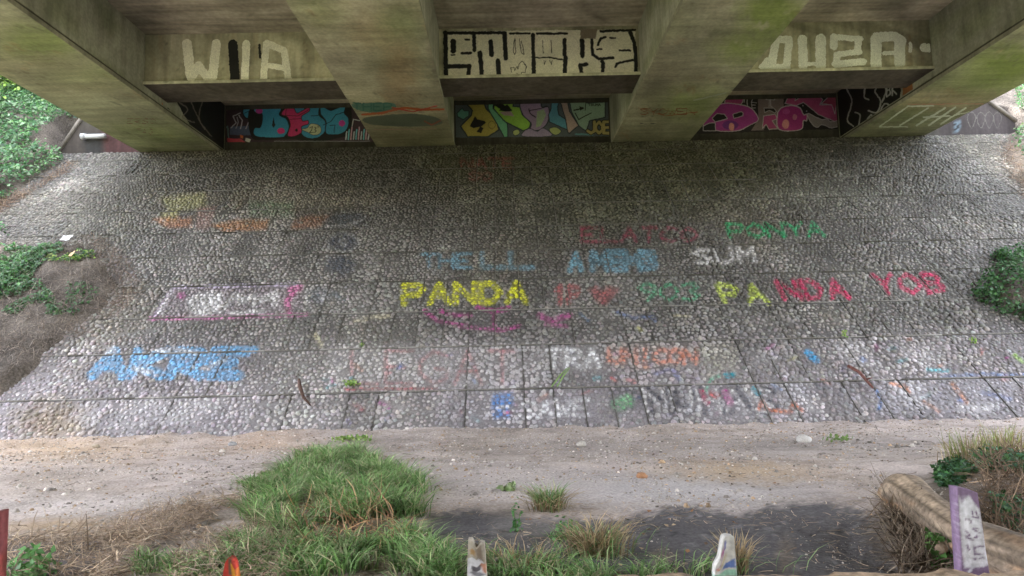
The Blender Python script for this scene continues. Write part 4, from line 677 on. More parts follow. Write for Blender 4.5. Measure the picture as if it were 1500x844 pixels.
def twigs(D,poly,n,label,colr,L=.35,seed=3,thr=.35,ground=False,r=.004,name='dry_stems',flat=.4):
    puv=[(gd(*p)[0],gd(*p)[1]) if ground else sl(*p) for p in poly];a=np.array(puv);lo,hi=a.min(0),a.max(0)
    u=RNG.uniform(lo[0],hi[0],n*4);v=RNG.uniform(lo[1],hi[1],n*4);m=inpoly(u,v,puv)&(fbm(u,v,.6,3,seed)>thr);u=u[m][:n];v=v[m][:n];k_=len(u)
    if ground: P=np.stack([u,v,ground_h(u,v)],1);up=np.array([0,0,1.])
    else: P=onS(u,v,hill_h(D,u,v) if D is not None else 0.);up=SN
    P=P+up*RNG.uniform(.005,.10,k_)[:,None]
    d=RNG.normal(0,1,(k_,3));d-=(d@up)[:,None]*up*(1-flat);d/=np.linalg.norm(d,axis=1,keepdims=True);bend=RNG.normal(0,.3,(k_,3))
    LL=L*RNG.uniform(.3,1.2,k_)[:,None];s=np.cross(d,up+RNG.normal(0,.4,(k_,3)));s/=np.linalg.norm(s,axis=1,keepdims=True);s*=r*RNG.uniform(.6,1.6,k_)[:,None]
    Vl=[]
    for t in(0,.33,.66,1):
        q_=P+d*LL*t+bend*LL*t*(t-.6)*.6;q_=q_+up*(.0);w=1-.6*t;Vl+= [q_-s*w,q_+s*w]
    V=np.stack(Vl,1).reshape(-1,3);F=np.array([(0,1,3,2),(2,3,5,4),(4,5,7,6)]);FF=(F[None]+(np.arange(k_)*8)[:,None,None]).reshape(-1,4)
    c=np.repeat(greens(k_,colr,.3),8,0);o=mesh(name,V,FF,M_twig,None,c);tag(o,label,'dry stems',None,'stuff')
BR=[(.16,.10,.07),(.22,.15,.11),(.12,.08,.06),(.28,.21,.15)]
twigs(HL,[(-60,352),(60,360),(125,350),(165,388),(192,425),(150,468),(90,502),(50,560),(-60,600)],6500,'tangle of brown dry stems over the left mound',[(.15,.115,.095),(.20,.16,.135),(.09,.07,.058),(.26,.22,.19)],.26,thr=.3,flat=.8,r=.003)
twigs(None,[(120,345),(150,345),(185,378),(210,420),(190,450),(150,478),(110,500),(95,495),(140,465),(180,425),(160,390)],1500,'stray dry stems spreading from the mound onto the cobbles',[(.16,.11,.085),(.22,.16,.13)],.28,thr=.3,flat=.6,r=.003)
twigs(HL,[(-60,300),(20,292),(110,232),(112,246),(60,275),(0,315),(-60,335)],2500,'brown leaf litter and stems along the upper left edge',BR,.3,thr=.25)
twigs(HR,[(1455,215),(1480,205),(1520,280),(1500,300)],900,'brown litter at the upper right edge',BR,.3,thr=.25)
STW=[(.45,.34,.25),(.36,.27,.2),(.5,.4,.3),(.26,.19,.14)]
twigs(None,[(170,770),(260,745),(350,735),(430,790),(420,870),(130,880),(140,820)],5200,'matted straw-coloured dead grass at the lower left',STW,.17,thr=.36,ground=True,r=.003,flat=.3,name='dead_grass')
twigs(None,[(0,790),(150,780),(240,790),(200,860),(-20,860)],1200,'loose dry stalks on the dark tarmac at the lower left',STW,.2,thr=.4,ground=True,r=.0035,name='dead_grass')
twigs(None,[(1295,775),(1345,780),(1385,803),(1410,822),(1420,850),(1320,850)],1500,'tangled grey-brown roots and dead grass under the log',[(.16,.12,.09),(.22,.17,.13),(.10,.07,.05),(.30,.24,.18)],.28,thr=.2,ground=True,r=.004,flat=.9,name='dead_grass')
twigs(None,[(1440,720),(1530,715),(1540,850),(1450,830)],2200,'dead stalks behind the purple post',[(.2,.14,.1),(.28,.2,.14),(.14,.1,.07)],.25,thr=.25,ground=True,flat=.8,name='dead_grass')
twigs(None,[(430,772),(570,765),(600,800),(560,830),(430,820)],260,'orange-brown dead grass in the middle of the green clump',[(.42,.24,.13),(.5,.32,.2),(.3,.16,.09)],.3,thr=.2,ground=True,flat=.9,name='dead_grass')
twigs(None,[(620,745),(1300,735),(1300,850),(620,850)],900,'scattered dry straws on the dark tarmac',STW,.10,thr=.35,ground=True,r=.0025,flat=.05,name='straws')
def blades(px_,py_,n,hgt,pal,sx,sy,lean=.5,w=.006,world=False):
    """grass blades rooted around a spot; returns V,F,C relative to spot"""
    x=RNG.normal(0,sx,n);y=RNG.normal(0,sy,n);h=hgt*RNG.uniform(.45,1.15,n)
    a=np.arctan2(y,x)+RNG.normal(0,1.1,n);d=np.stack([np.cos(a),np.sin(a),0*a],1)*(h*lean*RNG.uniform(.2,1.3,n))[:,None]
    s=np.stack([-np.sin(a),np.cos(a),0*a],1);ra=RNG.normal(0,.8,n)[:,None];s=s*np.cos(ra)+np.stack([np.cos(a),np.sin(a),0*a],1)*np.sin(ra);s*=w
    P=np.stack([x,y,0*x-.01],1);up=np.array([0,0,1.])
    Vl=[]
    for t,ww in((0,.8),(.35,1),(.7,.75),(1,.08)):
        q_=P+d*(t**1.8)+up*(h*(t-.35*t**3*lean))[:,None];Vl+=[q_-s*ww,q_+s*ww]
    V=np.stack(Vl,1).reshape(-1,3);F=np.array([(0,1,3,2),(2,3,5,4),(4,5,7,6)]);FF=(F[None]+(np.arange(n)*8)[:,None,None]).reshape(-1,4)
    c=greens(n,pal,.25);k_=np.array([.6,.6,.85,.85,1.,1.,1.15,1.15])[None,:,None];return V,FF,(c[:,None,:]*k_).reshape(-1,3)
GRN=[(.18,.33,.10),(.23,.40,.14),(.28,.42,.18),(.13,.25,.09),(.36,.44,.22),(.42,.38,.24)]
def gz(x,y): return float(ground_h(np.array([x]),np.array([y]))[0])
def tuft(px_,py_,parts,label,name='grass_tuft',cat='grass tuft',group=None):
    p=gd(px_,py_);e=empty(name,(p[0],p[1],gz(p[0],p[1])),label,cat,group)
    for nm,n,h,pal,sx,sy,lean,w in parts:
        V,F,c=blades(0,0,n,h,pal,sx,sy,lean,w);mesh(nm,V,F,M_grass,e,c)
    return e
DRY=[(.42,.33,.20),(.36,.26,.15),(.48,.38,.24)]
tuft(803,748,[('green_blades',240,.30,GRN,.05,.04,.7,.004),('dry_blades',220,.30,DRY,.07,.05,1.3,.004)],'lone grass tuft with dry skirt on the pale path')
tuft(872,815,[('green_blades',160,.26,GRN,.11,.05,.8,.0045),('dry_blades',320,.32,DRY,.08,.05,.9,.004)],'brown topped tuft on the dark tarmac right of the slanted white post')
tuft(700+65,840,[('green_blades',160,.22,GRN,.13,.06,.8,.0045),('dry_blades',80,.30,DRY,.12,.06,.9,.004)],'green grass tuft just right of the white tipped post')
tuft(1078,838,[('green_blades',60,.14,GRN,.03,.03,.7,.004),('dry_blades',160,.27,DRY,.035,.03,.5,.004)],'narrow straw-coloured tuft beside the multicoloured post')
tuft(1425,702,[('green_blades',90,.42,[(.30,.34,.10),(.24,.32,.10)],.12,.06,.35,.004),('dry_blades',90,.34,DRY,.13,.06,.4,.004)],'tall yellow-green weed stalks behind the purple post')
tuft(1480,710,[('green_blades',110,.40,[(.36,.38,.13),(.28,.34,.10)],.10,.06,.35,.004),('dry_blades',90,.36,DRY,.12,.06,.4,.004)],'tall yellow-green weed stalks at the right edge')
tuft(1000,838,[('green_blades',140,.22,GRN,.22,.06,1.1,.004)],'thin arching green grass by the wooden kerb')
# main grass mass
def grassmass(poly,n,h,label,pal=GRN,thr=.35,seed=1):
    puv=[tuple(gd(*p)[:2]) for p in poly];a=np.array(puv);lo,hi=a.min(0),a.max(0)
    u=RNG.uniform(lo[0],hi[0],n*4);v=RNG.uniform(lo[1],hi[1],n*4);m=inpoly(u,v,puv)&(.6*fbm(u,v,.45,3,seed)+.4*fbm(u,v,.16,2,seed+5)>thr);u=u[m];v=v[m]
    b=Bag();k_=0
    for x,y in zip(u,v):
        if k_>n: break
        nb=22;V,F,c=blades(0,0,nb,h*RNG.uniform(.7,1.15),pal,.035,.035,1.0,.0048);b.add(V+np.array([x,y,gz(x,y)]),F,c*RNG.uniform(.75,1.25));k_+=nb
    o=b.build('grass',M_grass);tag(o,label,'grass',None,'stuff')
grassmass([(350,742),(390,712),(430,690),(445,672),(520,666),(555,694),(595,704),(628,735),(620,765),(560,775),(480,785),(420,800),(380,790)],10500,.30,'big shaggy clump of green grass on the path edge',thr=.50,seed=3)
grassmass([(330,850),(340,800),(420,805),(540,812),(600,790),(640,815),(680,855)],4200,.21,'green grass in front of the dead brown patch',thr=.4,seed=4)
grassmass([(640,870),(640,825),(720,820),(870,840),(960,842),(960,870)],1100,.18,'green grass along the wooden kerb in the middle',thr=.42,seed=5)
grassmass([(350,712),(400,700),(410,716),(360,724)],700,.12,'thin grass fringe on the path left of the big clump',thr=.3,seed=6)
grassmass([(190,850),(210,820),(330,815),(330,860)],900,.16,'thin green grass among the straw at lower left',thr=.42,seed=12)
def weed(P,label,n=60,r=.10,size=.05,pal=BRT,up=SN,h=.12,name='weed'):
    e=empty(name,P,label,'weed');V=[];
    d=RNG.normal(0,1,(n,3));d/=np.linalg.norm(d,axis=1,keepdims=True);d[:,2]=np.abs(d[:,2])
    q_=d*RNG.uniform(.3,1,n)[:,None]*np.array([r,r,h]);V,F,c=leaves(q_,d,size,greens(n,pal,.2));mesh('leaves',V,F,M_leaf,e,c)
    b=Bag()
    for i in range(0,n,5): b.add(*tube([(0,0,-.02),tuple(q_[i]*.5),tuple(q_[i])],[.004,.003,.002],4,(.12,.2,.06)))
    b.build('stems',M_twig,e)
    return e
def onslope(x,y): P=hit(x,y,SN,SB);return P+SN*.03
weed(onslope(514,566),'fresh green weed in a joint left of the white letters',90,.16,.05)
weed(onslope(530,508),'tiny green weed on a joint above the white letters',18,.05,.04)
weed(onslope(1237,494),'small green weed growing in a joint on the right',26,.08,.045)
weed(onslope(1425,503),'small green weed right of the white painted stones',30,.08,.045)
p=gd(503,650);weed((p[0],p[1],.07),'pale green creeping weed at the foot of the slope',60,.22,.06,h=.05)
weed((p[0]+.26,p[1]+.04,.07),'second pale creeping weed just right of the first',50,.2,.06,h=.05)
p=gd(745,718);weed((p[0],p[1],gz(p[0],p[1])+.01),'pale star-shaped weed on the bare path',40,.10,.06,[(.35,.42,.22),(.28,.38,.18)],h=.04)
p=gd(45,846);weed((p[0],p[1],gz(p[0],p[1])),'broad-leaved green weed at the lower left corner',160,.16,.06,[(.14,.32,.10),(.20,.40,.16)],h=.2)
p=gd(830,790);weed((p[0],p[1],gz(p[0],p[1])),'leafy green weed left of the brown topped tuft',110,.13,.04,[(.10,.26,.08),(.16,.32,.12)],h=.2)
p=gd(757,780);weed((p[0],p[1],gz(p[0],p[1])),'slender green weed above the middle grass tuft',50,.05,.035,[(.10,.26,.08)],h=.28)
p=gd(1228,648);weed((p[0],p[1],.05),'flat green moss plant at the foot of the slope',50,.22,.05,[(.2,.3,.1)],h=.03)
def gshrub(poly,n,size,lift,label,pal=IVY,seed=1,thr=.4):
    puv=[tuple(gd(*p)[:2]) for p in poly];a=np.array(puv);lo,hi=a.min(0),a.max(0);u=RNG.uniform(lo[0],hi[0],n*5);v=RNG.uniform(lo[1],hi[1],n*5)
    m=inpoly(u,v,puv)&(fbm(u,v,.3,3,seed)>thr);u=u[m][:n];v=v[m][:n];z=ground_h(u,v)+lift*RNG.uniform(.1,1,len(u))*fbm(u,v,.3,2,seed+1)*1.5
    V,F,c=leaves(np.stack([u,v,z],1),np.tile([0,-.2,.9],(len(u),1)),size,greens(len(u),pal));o=mesh('ivy',V,F,M_leaf,None,c);tag(o,label,'ivy',None,'stuff')
gshrub([(1368,705),(1400,698),(1420,712),(1420,745),(1380,735)],1300,.045,.14,'ivy between the log and the path left of the purple post',IVY+[(.10,.22,.14)])
gshrub([(1425,712),(1530,715),(1530,760),(1440,745)],1500,.045,.16,'ivy behind the purple post below the weed stalks',IVY+[(.10,.22,.14)],3)
gshrub([(1450,760),(1540,750),(1540,830),(1460,800)],700,.04,.12,'sparse ivy on the lower right bank',IVY+[(.10,.22,.14)],4,.5)
gshrub([(1365,800),(1412,800),(1412,845),(1365,845)],900,.045,.2,'green leaves under the log at the foot of the purple post',[(.14,.28,.08),(.10,.22,.06)],5,.3)
# bush lying on the slope at the right edge
P0=onslope(1468,425)
e=empty('ivy_bush',P0,'dark green leafy bush growing over the cobbles at the right edge','bush')
lob=[];rb=random.Random(3)
for (x,y,r) in[(1470,385,.34),(1490,400,.45),(1465,412,.42),(1488,430,.5),(1448,428,.36),(1475,452,.36),(1440,438,.25),(1505,420,.5),(1520,450,.5),(1500,380,.4),(1466,378,.2),(1510,470,.3)]:
    r*=.82;lob.append((onslope(x,y)-P0+SN*r*.2,r))
pts=[];nr=[]
for cpt,r in lob:
    n=int(2300*r*r)+60;d=RNG.normal(0,1,(n,3));d/=np.linalg.norm(d,axis=1,keepdims=True);rad=r*RNG.uniform(.3,1.35,n)**.7
    pts.append(cpt+d*rad[:,None]);nr.append(d+np.array([0,-.2,.5]))
pts=np.concatenate(pts);nr=np.concatenate(nr);V,F,c=leaves(pts,nr,.085,greens(len(pts),IVY+[(.11,.2,.10)]));mesh('leaves',V,F,M_leaf,e,c)
b=Bag()
for cpt,r in lob:
    b.add(*tube([(0,0,-.05),tuple(cpt*.5+np.array([0,0,.03])),tuple(cpt)],[.02,.014,.006],5,(.13,.09,.06)))
    for _ in range(5):
        d=RNG.normal(0,1,3);d/=np.linalg.norm(d);b.add(*tube([tuple(cpt),tuple(cpt+d*r*.9)],[.007,.003],4,(.15,.10,.07)))
b.build('stems',M_wood,e)
# trees on the left bank, crowns overhanging the top left corner, one on the right
def tree(base,ht,label,seed,spread,pal,lean=(0,0),nl=26000,group='trees on the banks beside the bridge',z0=.25):
    r=random.Random(seed);e=empty('tree',base,label,'tree',group)
    b=Bag();tips=[];tr=[(0,0,-.6)]+[(lean[0]*t+r.uniform(-.12,.12),lean[1]*t+r.uniform(-.12,.12),ht*t) for t in(.15,.3,.45,.6,.75,.9)]
    b.add(*tube(tr,[.24,.2,.17,.14,.11,.07,.03],9,(.16,.13,.10),.15,seed))
    for i in range(22):
        t=r.uniform(z0,.92);k_=min(int(t/.15),5);o=np.array(tr[k_]);a=r.uniform(0,6.28);L=spread*(1.1-.5*t)*r.uniform(.6,1.1)
        d=np.array([math.cos(a)*L,math.sin(a)*L,L*r.uniform(-.15,.45)]);m=o+d*.5+np.array([0,0,.15]);b.add(*tube([o,m,o+d],[.06,.035,.012],5,(.16,.13,.10)))
        for j in range(7): tips.append(o+d*r.uniform(.35,1.08)+np.array([r.gauss(0,.4),r.gauss(0,.4),r.gauss(0,.3)]))
    b.build('trunk',M_wood,e)
    tips=np.array(tips);k_=len(tips);n=nl//k_;P=np.repeat(tips,n,0)+RNG.normal(0,1,(k_*n,3))*np.repeat(RNG.uniform(.15,.42,k_),n)[:,None]
    cb=np.repeat(np.exp(RNG.normal(0,.25,k_)),n)[:,None]
    V,F,c=leaves(P,np.tile([0,0,.8],(len(P),1)),.13,greens(len(P),pal)*cb,jit=.7);mesh('crown',V,F,M_leaf,e,c)
def hp(u,v): return onS(np.array([u]),np.array([v]),.3)[0]
tree(hp(-16.2,17.5),7.,'leafy tree just behind the left end wall of the bridge',1,3.0,BRT,z0=.08)
tree(hp(-19.5,14.5),8.,'second leafy tree further left on the bank',2,3.2,BRT+IVY,z0=.3)
tree(hp(-15.5,24),7.,'leafy tree higher up the left bank',3,3.4,BRT,z0=.05)
tree(hp(20.5,19),8.,'leafy tree on the right bank behind the end wall',4,3.2,IVY+BRT)
# ------------------------------------------------------------------ pebbles
n=42000;u=RNG.uniform(-9.5,9.5,n);v=RNG.uniform(3.6,BY+.3,n);m=(fbm(u,v,.7,3,88)+.25*sstep(7,BY,v))>.52;u=u[m];v=v[m];n=len(u)
px,py=proj(np.stack([u,v,0*u],1));r=np.exp(RNG.normal(-4.85,.5,n));asph=inpoly(px,py,[(620,860),(625,752),(900,750),(1280,738),(1330,860)]);r=np.where(asph,r*.45,r)
PH=math.pi
bv=[(1,0,0),(.3,.95,0),(-.8,.6,0),(-.8,-.6,0),(.3,-.95,0),(.55,.1,.7),(-.2,.5,.75),(-.2,-.5,.7)];bf=[(0,1,5),(1,6,5),(1,2,6),(2,3,6),(3,7,6),(3,4,7),(4,0,5),(4,5,7),(5,6,7)]
bv=np.array(bv);g=RNG.uniform(0,6.28,n);sc=RNG.uniform(.6,1.3,(n,3));q_=bv[None]*sc[:,None,:]*r[:,None,None]
X_=q_[...,0]*np.cos(g)[:,None]-q_[...,1]*np.sin(g)[:,None];Y_=q_[...,0]*np.sin(g)[:,None]+q_[...,1]*np.cos(g)[:,None]
V=np.stack([X_+u[:,None],Y_+v[:,None],q_[...,2]+ground_h(u,v)[:,None]],-1).reshape(-1,3)
cc=greens(n,[(.45,.40,.36),(.35,.31,.28),(.55,.50,.46),(.22,.19,.17),(.40,.28,.18)],.25)
o=mesh('pebbles',V,(np.array(bf)[None]+(np.arange(n)*8)[:,None,None]).reshape(-1,3),M_peb,None,np.repeat(cc,8,0));tag(o,'loose gravel and small stones strewn over the path','pebbles',None,'stuff')
def rock(px_,py_,r,label,col=(.5,.46,.42)):
    p=gd(px_,py_);rs=np.random.default_rng(int(px_));d=[]
    import itertools
    N=10;M=6;V=[];
    for i in range(M+1):
        th=math.pi*i/M
        for j in range(N):
            ph=2*math.pi*j/N;k_=1+.22*(vnoise(np.array([math.cos(ph)*2+px_]),np.array([math.sin(ph)*2+th*2]),1.,3)[0]-.5)*2
            V.append((r*1.3*k_*math.sin(th)*math.cos(ph),r*k_*math.sin(th)*math.sin(ph),r*.75*k_*math.cos(th)))
    F=[(i*N+j,i*N+(j+1)%N,(i+1)*N+(j+1)%N,(i+1)*N+j) for i in range(M) for j in range(N)]
    o=mesh('stone',V,np.array(F),M_peb,None,np.tile(col,(len(V),1)));o.location=(p[0],p[1],gz(p[0],p[1])+r*.35);tag(o,label,'stone')
rock(852,653,.06,'pale pebble at the foot of the slope above the lone grass tuft')
rock(1178,649,.09,'largest pale stone at the foot of the slope on the right',(.55,.52,.5))
rock(340,654,.055,'grey pebble at the foot of the slope on the left',(.35,.35,.36))
rock(940,702,.05,'orange brown pebble on the pale path',(.42,.22,.12))
rock(268,743,.07,'flat pale stone in the straw at lower left')
rock(140,659,.05,'rounded tan pebble by the foot of the slope far left',(.42,.35,.27))
n=2600;u=RNG.uniform(-9.5,9.5,n);v=RNG.uniform(4.2,BY+.2,n);m=(fbm(u,v,.8,3,188)+.18*sstep(8,BY,v))>.55;u=u[m];v=v[m]
V,F,c=leaves(np.stack([u,v,ground_h(u,v)+.008],1),np.tile([0,0,3.],(len(u),1)),.045,greens(len(u),[(.16,.11,.08),(.24,.16,.10),(.10,.08,.06),(.38,.28,.18),(.34,.18,.09)]),jit=.6)
o=mesh('leaf_litter',V,F,M_twig,None,c);tag(o,'dead leaf flakes strewn over the path','leaf litter',None,'stuff')
twigs(None,[(0,655),(640,640),(1480,630),(1480,700),(1200,720),(640,700),(0,720)],900,'tiny dark twigs strewn along the foot of the slope',[(.12,.09,.07),(.2,.15,.12)],.16,thr=.42,ground=True,r=.0035,flat=.05,name='twigs')
# sticks
def stick(pts,rad,label,col,par=None,twig=True,name='stick'):
    o0=np.array(pts[0]);P=[np.array(p)-o0 for p in pts];e=empty(name,o0,label,'stick')
    mesh('stem',*[ (V,F) for V,F,c in [tube(P,rad,7,col,.2,3)]][0],M_wood,e,np.tile(col,(len(tube(P,rad,7,col)[0]),1)),True)
    if twig:
        m=P[len(P)//2];V,F,c=tube([m,m+(P[-1]-P[0])*.12+np.array([.06,-.02,.08])],[rad[0]*.6,rad[0]*.3],5,col);mesh('side_twig',V,F,M_wood,e,c)
sp=lambda x,y,h=.05:hit(x,y,SN,SB)+SN*h
stick([sp(439,560,.07),sp(441,574,.12),sp(446,588,.09),sp(456,598,.07)],[.022,.034,.028,.012],'dark curved broken branch lying on the lower left slope',(.12,.07,.055))
stick([sp(1241,541,.08),sp(1256,552,.12),sp(1266,562,.10),sp(1277,573,.08)],[.034,.03,.026,.02],'straight reddish brown stick lying on the lower right slope',(.20,.09,.08))
# split green reed
e=empty('green_reed',sp(808,570,.06),'split pale green reed stem lying on the slope below the thin white letters','reed')
for dx,hh_ in((0,0),(.10,.03)):
    A=sp(808,570,.06)-sp(808,570,.06)+np.array([dx,0,0]);B=sp(831,547,.14)-sp(808,570,.06)+np.array([dx*.4,0,0]);V,F,c=tube([A,(A+B)/2+SN*.03,B],[.012,.016,.008],6,(.30,.46,.16));mesh('stem',V,F,M_leaf,e,c)
# litter
def quadlitter(P,w,h,label,col,name='litter',cat='litter',tilt=.3):
    b=Bag();U=np.linspace(0,1,6);X_,Y_=np.meshgrid(U,U,indexing='ij');X_=X_.ravel();Y_=Y_.ravel();rs=RNG.integers(0,99)
    z=.03*(vnoise(X_*3,Y_*3,1,int(rs))-.5)*2+tilt*Y_*h;V=np.stack([(X_-.5)*w,(Y_-.5)*h,z],1)
    b.add(V,gridF(6,6),col);b.add(V-np.array([0,0,.004]),gridF(6,6)[:,::-1],col);o=b.build(name,M_plain,None,True);o.location=P;tag(o,label,cat)
quadlitter(hit(104,367,SN,SB)+SN*.30,.24,.15,'crumpled white scrap of litter on the left earth mound',(.55,.55,.56),'litter','litter',.9)
quadlitter(hit(112,390,SN,SB)+SN*.30,.09,.12,'small orange-tan scrap on the left earth mound',(.6,.38,.2),'litter','litter',.9)
# ------------------------------------------------------------------ wooden kerb, posts, log
ZK=.42
A=gd(835,842,ZK);B=gd(1500,833,ZK);dr=(B-A)/np.linalg.norm(B-A);nn=np.array([-dr[1],dr[0],0])
A2=A-dr*.0;B2=B+dr*2.5;Lk=np.linalg.norm(B2-A2)
b=Bag();N1=160
prof=[(0,-.05),(0,ZK-.02),(-.02,ZK),(-.26,ZK),(-.28,ZK-.02),(-.28,-.05)]
V=[]
for i in range(N1+1):
    for j,(o_,z_) in enumerate(prof):
        s_=i/N1*Lk;w=.012*(vnoise(np.array([s_*9]),np.array([j*1.3]),1,4)[0]-.5)*2+.01*(vnoise(np.array([s_*30]),np.array([j*2.3]),1,6)[0]-.5)
        q_=A2+dr*s_+nn*(o_+w);V.append((q_[0],q_[1],z_+(w if z_>.05 else 0)))
e=empty('timber_kerb',A2*np.array([1,1,0]),'long weathered timber kerb running along the bottom right of the picture','kerb');V=np.array(V)-A2*np.array([1,1,0])
vc=np.array((.40,.29,.20))[None]*(1+.5*(fbm(V[:,0],V[:,1]*6,.3,3,4)-.5)[:,None]*2)
mesh('beam',V,gridF(N1+1,6)[:,::-1],M_wood,e,vc)
mesh('end_grain',[V[j]-dr*.001 for j in range(6)]+[V[N1*6+j]+dr*.001 for j in range(6)],[(0,1,2,3,4,5),(11,10,9,8,7,6)],M_wood,e,np.tile((.34,.26,.19),(12,1)))
def post(px_,ytop,w,label,cf,peak=(1.,.85,.9,1.),dep=.05,ybase=840,taper=.8,lean=0.,extra=None,face=None,bot=None):
    """flat topped or broken stub of a painted timber post: px position -> world place and size"""
    P=gd(px_,ybase,.40);P=hit(px_,ybase,(0,1,0),(0,P[1]+.06,0));D=P[1];Wd=w*D/1000*1.01;Tp=hit(px_,ytop,(0,1,0),(0,P[1],0));ht=Tp[2]
    e=empty('post',(P[0],P[1],0),label,'post','sawn-off timber posts along the kerb')
    nu,nz=18,90
    def sheet(yo,flip):
        U_,Z_=np.meshgrid(np.linspace(-.5,.5,nu),np.linspace(0,1,nz),indexing='ij');U_=U_.ravel();Z_=Z_.ravel()
        tt=np.interp(U_,np.linspace(-.5,.5,len(peak)),peak);zz=np.where(Z_<.3,-.05+Z_/.3*.43,.38+(Z_-.3)/.7*(ht-.38)*tt)
        ww=Wd*(1-(1-taper)*np.clip((Z_-.3)/.7,0,1));x=U_*ww+lean*zz
        V=np.stack([x,yo+0*x+.003*(vnoise(U_*30,Z_*4,1,3)-.5),zz],1);return V,U_,Z_
    V1,U_,Z_=sheet(-dep/2,0);V2,_,_=sheet(dep/2,0);V=np.concatenate([V1,V2]);n1=len(V1)
    F=[tuple(f) for f in gridF(nu,nz)]+[tuple(f[::-1]+n1) for f in gridF(nu,nz)]
    for k_ in range(nz-1):
        F.append((k_,k_+1,n1+k_+1,n1+k_));o_=(nu-1)*nz;F.append((o_+k_+1,o_+k_,n1+o_+k_,n1+o_+k_+1))
    for k_ in range(nu-1):
        a_=k_*nz+nz-1;F.append((a_,a_+nz,n1+a_+nz,n1+a_))
    cc=np.array(cf(U_,Z_,0));cb_=np.array(cf(U_,Z_,1));mesh('stub',V,np.array(F),M_paintwood,e,np.concatenate([cc,cb_]))
    return e
M_paintwood=mat('painted_wood',.6,(.15,6.),(.2,50.),(.5,.006,60.),streak=(.25,1.,(25,25,3)))
def lay_uv(U,Z,base,layers,rough=.02,sx=100,sz=100):
    x=(U+.5)*100;y=(1-Z)/.7*400
    c=np.tile(np.array(base,float),(len(U),1));return over(c,layers,x,y,rough=3.,soft=3.)
PUR=(.24,.16,.27);WHT=(.72,.71,.78)
def cf_purple(U,Z,back):
    if back: return np.tile(PUR,(len(U),1))
    L=[('P',WHT,[(8,40),(55,30),(99,80),(104,345),(80,360),(8,365),(4,200),(4,120)],.95,5),('P',PUR,[(0,0),(60,0),(45,40),(15,70)],.8,5)]
    L+=[('L',(.13,.06,.16),6,p) for p in([(65,100),(62,130),(85,128),(82,100)],[(28,145),(55,145),(52,160)],[(80,180),(55,185),(85,200)],[(28,200),(42,215),(25,225),(50,235)],[(60,225),(80,215)],[(92,260),(55,270),(52,300),(88,300)],[(25,262),(35,285)],[(88,315),(50,325)])]
    L+=[('L',WHT,8,[(20,390),(45,360),(90,350)])]
    return lay_uv(U,Z,PUR,L)
def cf_white(U,Z,back):
    return lay_uv(U,Z,(.45,.40,.34),[('P',(.16,.11,.08),[(45,20),(80,30),(90,200),(60,220)],.8,8),('P',(.45,.25,.08),[(15,90),(45,60),(40,130),(15,140)],.8,6),('P',WHT,[(0,180),(60,150),(95,230),(95,400),(0,400)],.9,5),('P',(.06,.05,.07),[(20,260),(80,220),(70,290),(30,310)],.9,5),('P',(.5,.16,.05),[(70,220),(100,225),(100,330),(85,320)],.8,5),('P',(.05,.05,.07),[(10,320),(50,300),(95,340),(60,370)],.7,6)])
def cf_multi(U,Z,back):
    return lay_uv(U,Z,(.62,.60,.58),[('L',(.45,.08,.3),8,[(30,30),(45,130),(15,180)]),('L',(.10,.12,.4),8,[(55,40),(50,120)]),('P',(.6,.5,.3),[(10,200),(60,170),(50,230),(5,260)],.7,6),('P',(.08,.16,.45),[(35,280),(95,220),(100,310),(40,310)],.9,6),('P',(.3,.62,.45),[(0,330),(100,325),(100,400),(0,400)],.85,6),('L',(.55,.1,.1),6,[(5,150),(20,260)])])
def cf_red(U,Z,back): return lay_uv(U,Z,(.55,.05,.03),[('P',(.12,.08,.05),[(35,0),(70,0),(75,250),(45,260)],.9,6),('P',(.70,.32,.03),[(60,60),(100,120),(100,400),(80,400)],.9,6)])
def cf_maroon(U,Z,back): return lay_uv(U,Z,(.20,.05,.05),[('P',(.45,.08,.05),[(0,250),(100,250),(100,400),(0,400)],.6,20)])
post(1426,711,38,'tall purple timber post covered in white graffiti, in front of the log',cf_purple,(1.,.99,.965,.93),.055,lean=-.02,taper=.74)
post(1061,783,31,'short post painted white, blue and green with a slanted broken top',cf_multi,(.25,.45,.98,1.,.97),.05,taper=.9,ybase=842)
post(699,789,28,'short splintered post with bare wood top and black and white paint',cf_white,(1.,1.,.80,.93,.90),.06,taper=.8,ybase=846)
post(339,815,21,'small red and orange painted post stub in the dead grass',cf_red,(.8,1.,.95,.75),.05,ybase=852,taper=.6)
post(-3.5,748,7,'dark red post cut by the left edge of the picture',cf_maroon,(1.,1.,1.),.07,ybase=856,taper=1.)
# log
def G3(x,y,z): return gd(x,y,z)
Lg=[G3(1318,746,.14),G3(1345,754,.18),G3(1380,774,.20),G3(1420,792,.20),G3(1480,815,.19),G3(1560,845,.18),G3(1640,878,.18)]
Lg[0][2]=.26;Lg[1][2]=.26;Lg[2][2]=.25
o0=Lg[0].copy();o0[2]=0
e=empty('fallen_log',o0,'bare fallen tree trunk with broken end lying at the lower right','log')
P=[p_-o0 for p_ in Lg];P2=[]
for a_,b_ in zip(P[:-1],P[1:]):
    for t in np.linspace(0,1,8)[:-1]: P2.append(a_+(b_-a_)*t)
P2.append(P[-1]);n=len(P2);rad=np.interp(np.arange(n),[0,3,8,14,n-1],[.13,.155,.125,.12,.15])
V,F,c=tube(P2,rad,40,(.42,.33,.25))
V=V.copy()
for i_ in range(1,len(P2)+1):
    for k_ in range(40):
        q_=V[i_*40+k_]-P2[i_-1];g_=vnoise(np.array([k_*.9]),np.array([i_*.10]),1.,11)[0]-.5;g2=vnoise(np.array([k_*.28]),np.array([i_*.16]),1.,15)[0]-.5
        V[i_*40+k_]=P2[i_-1]+q_*(1+.09*g_+.30*g2)
ii=np.arange(len(V))//40;kk=np.arange(len(V))%40
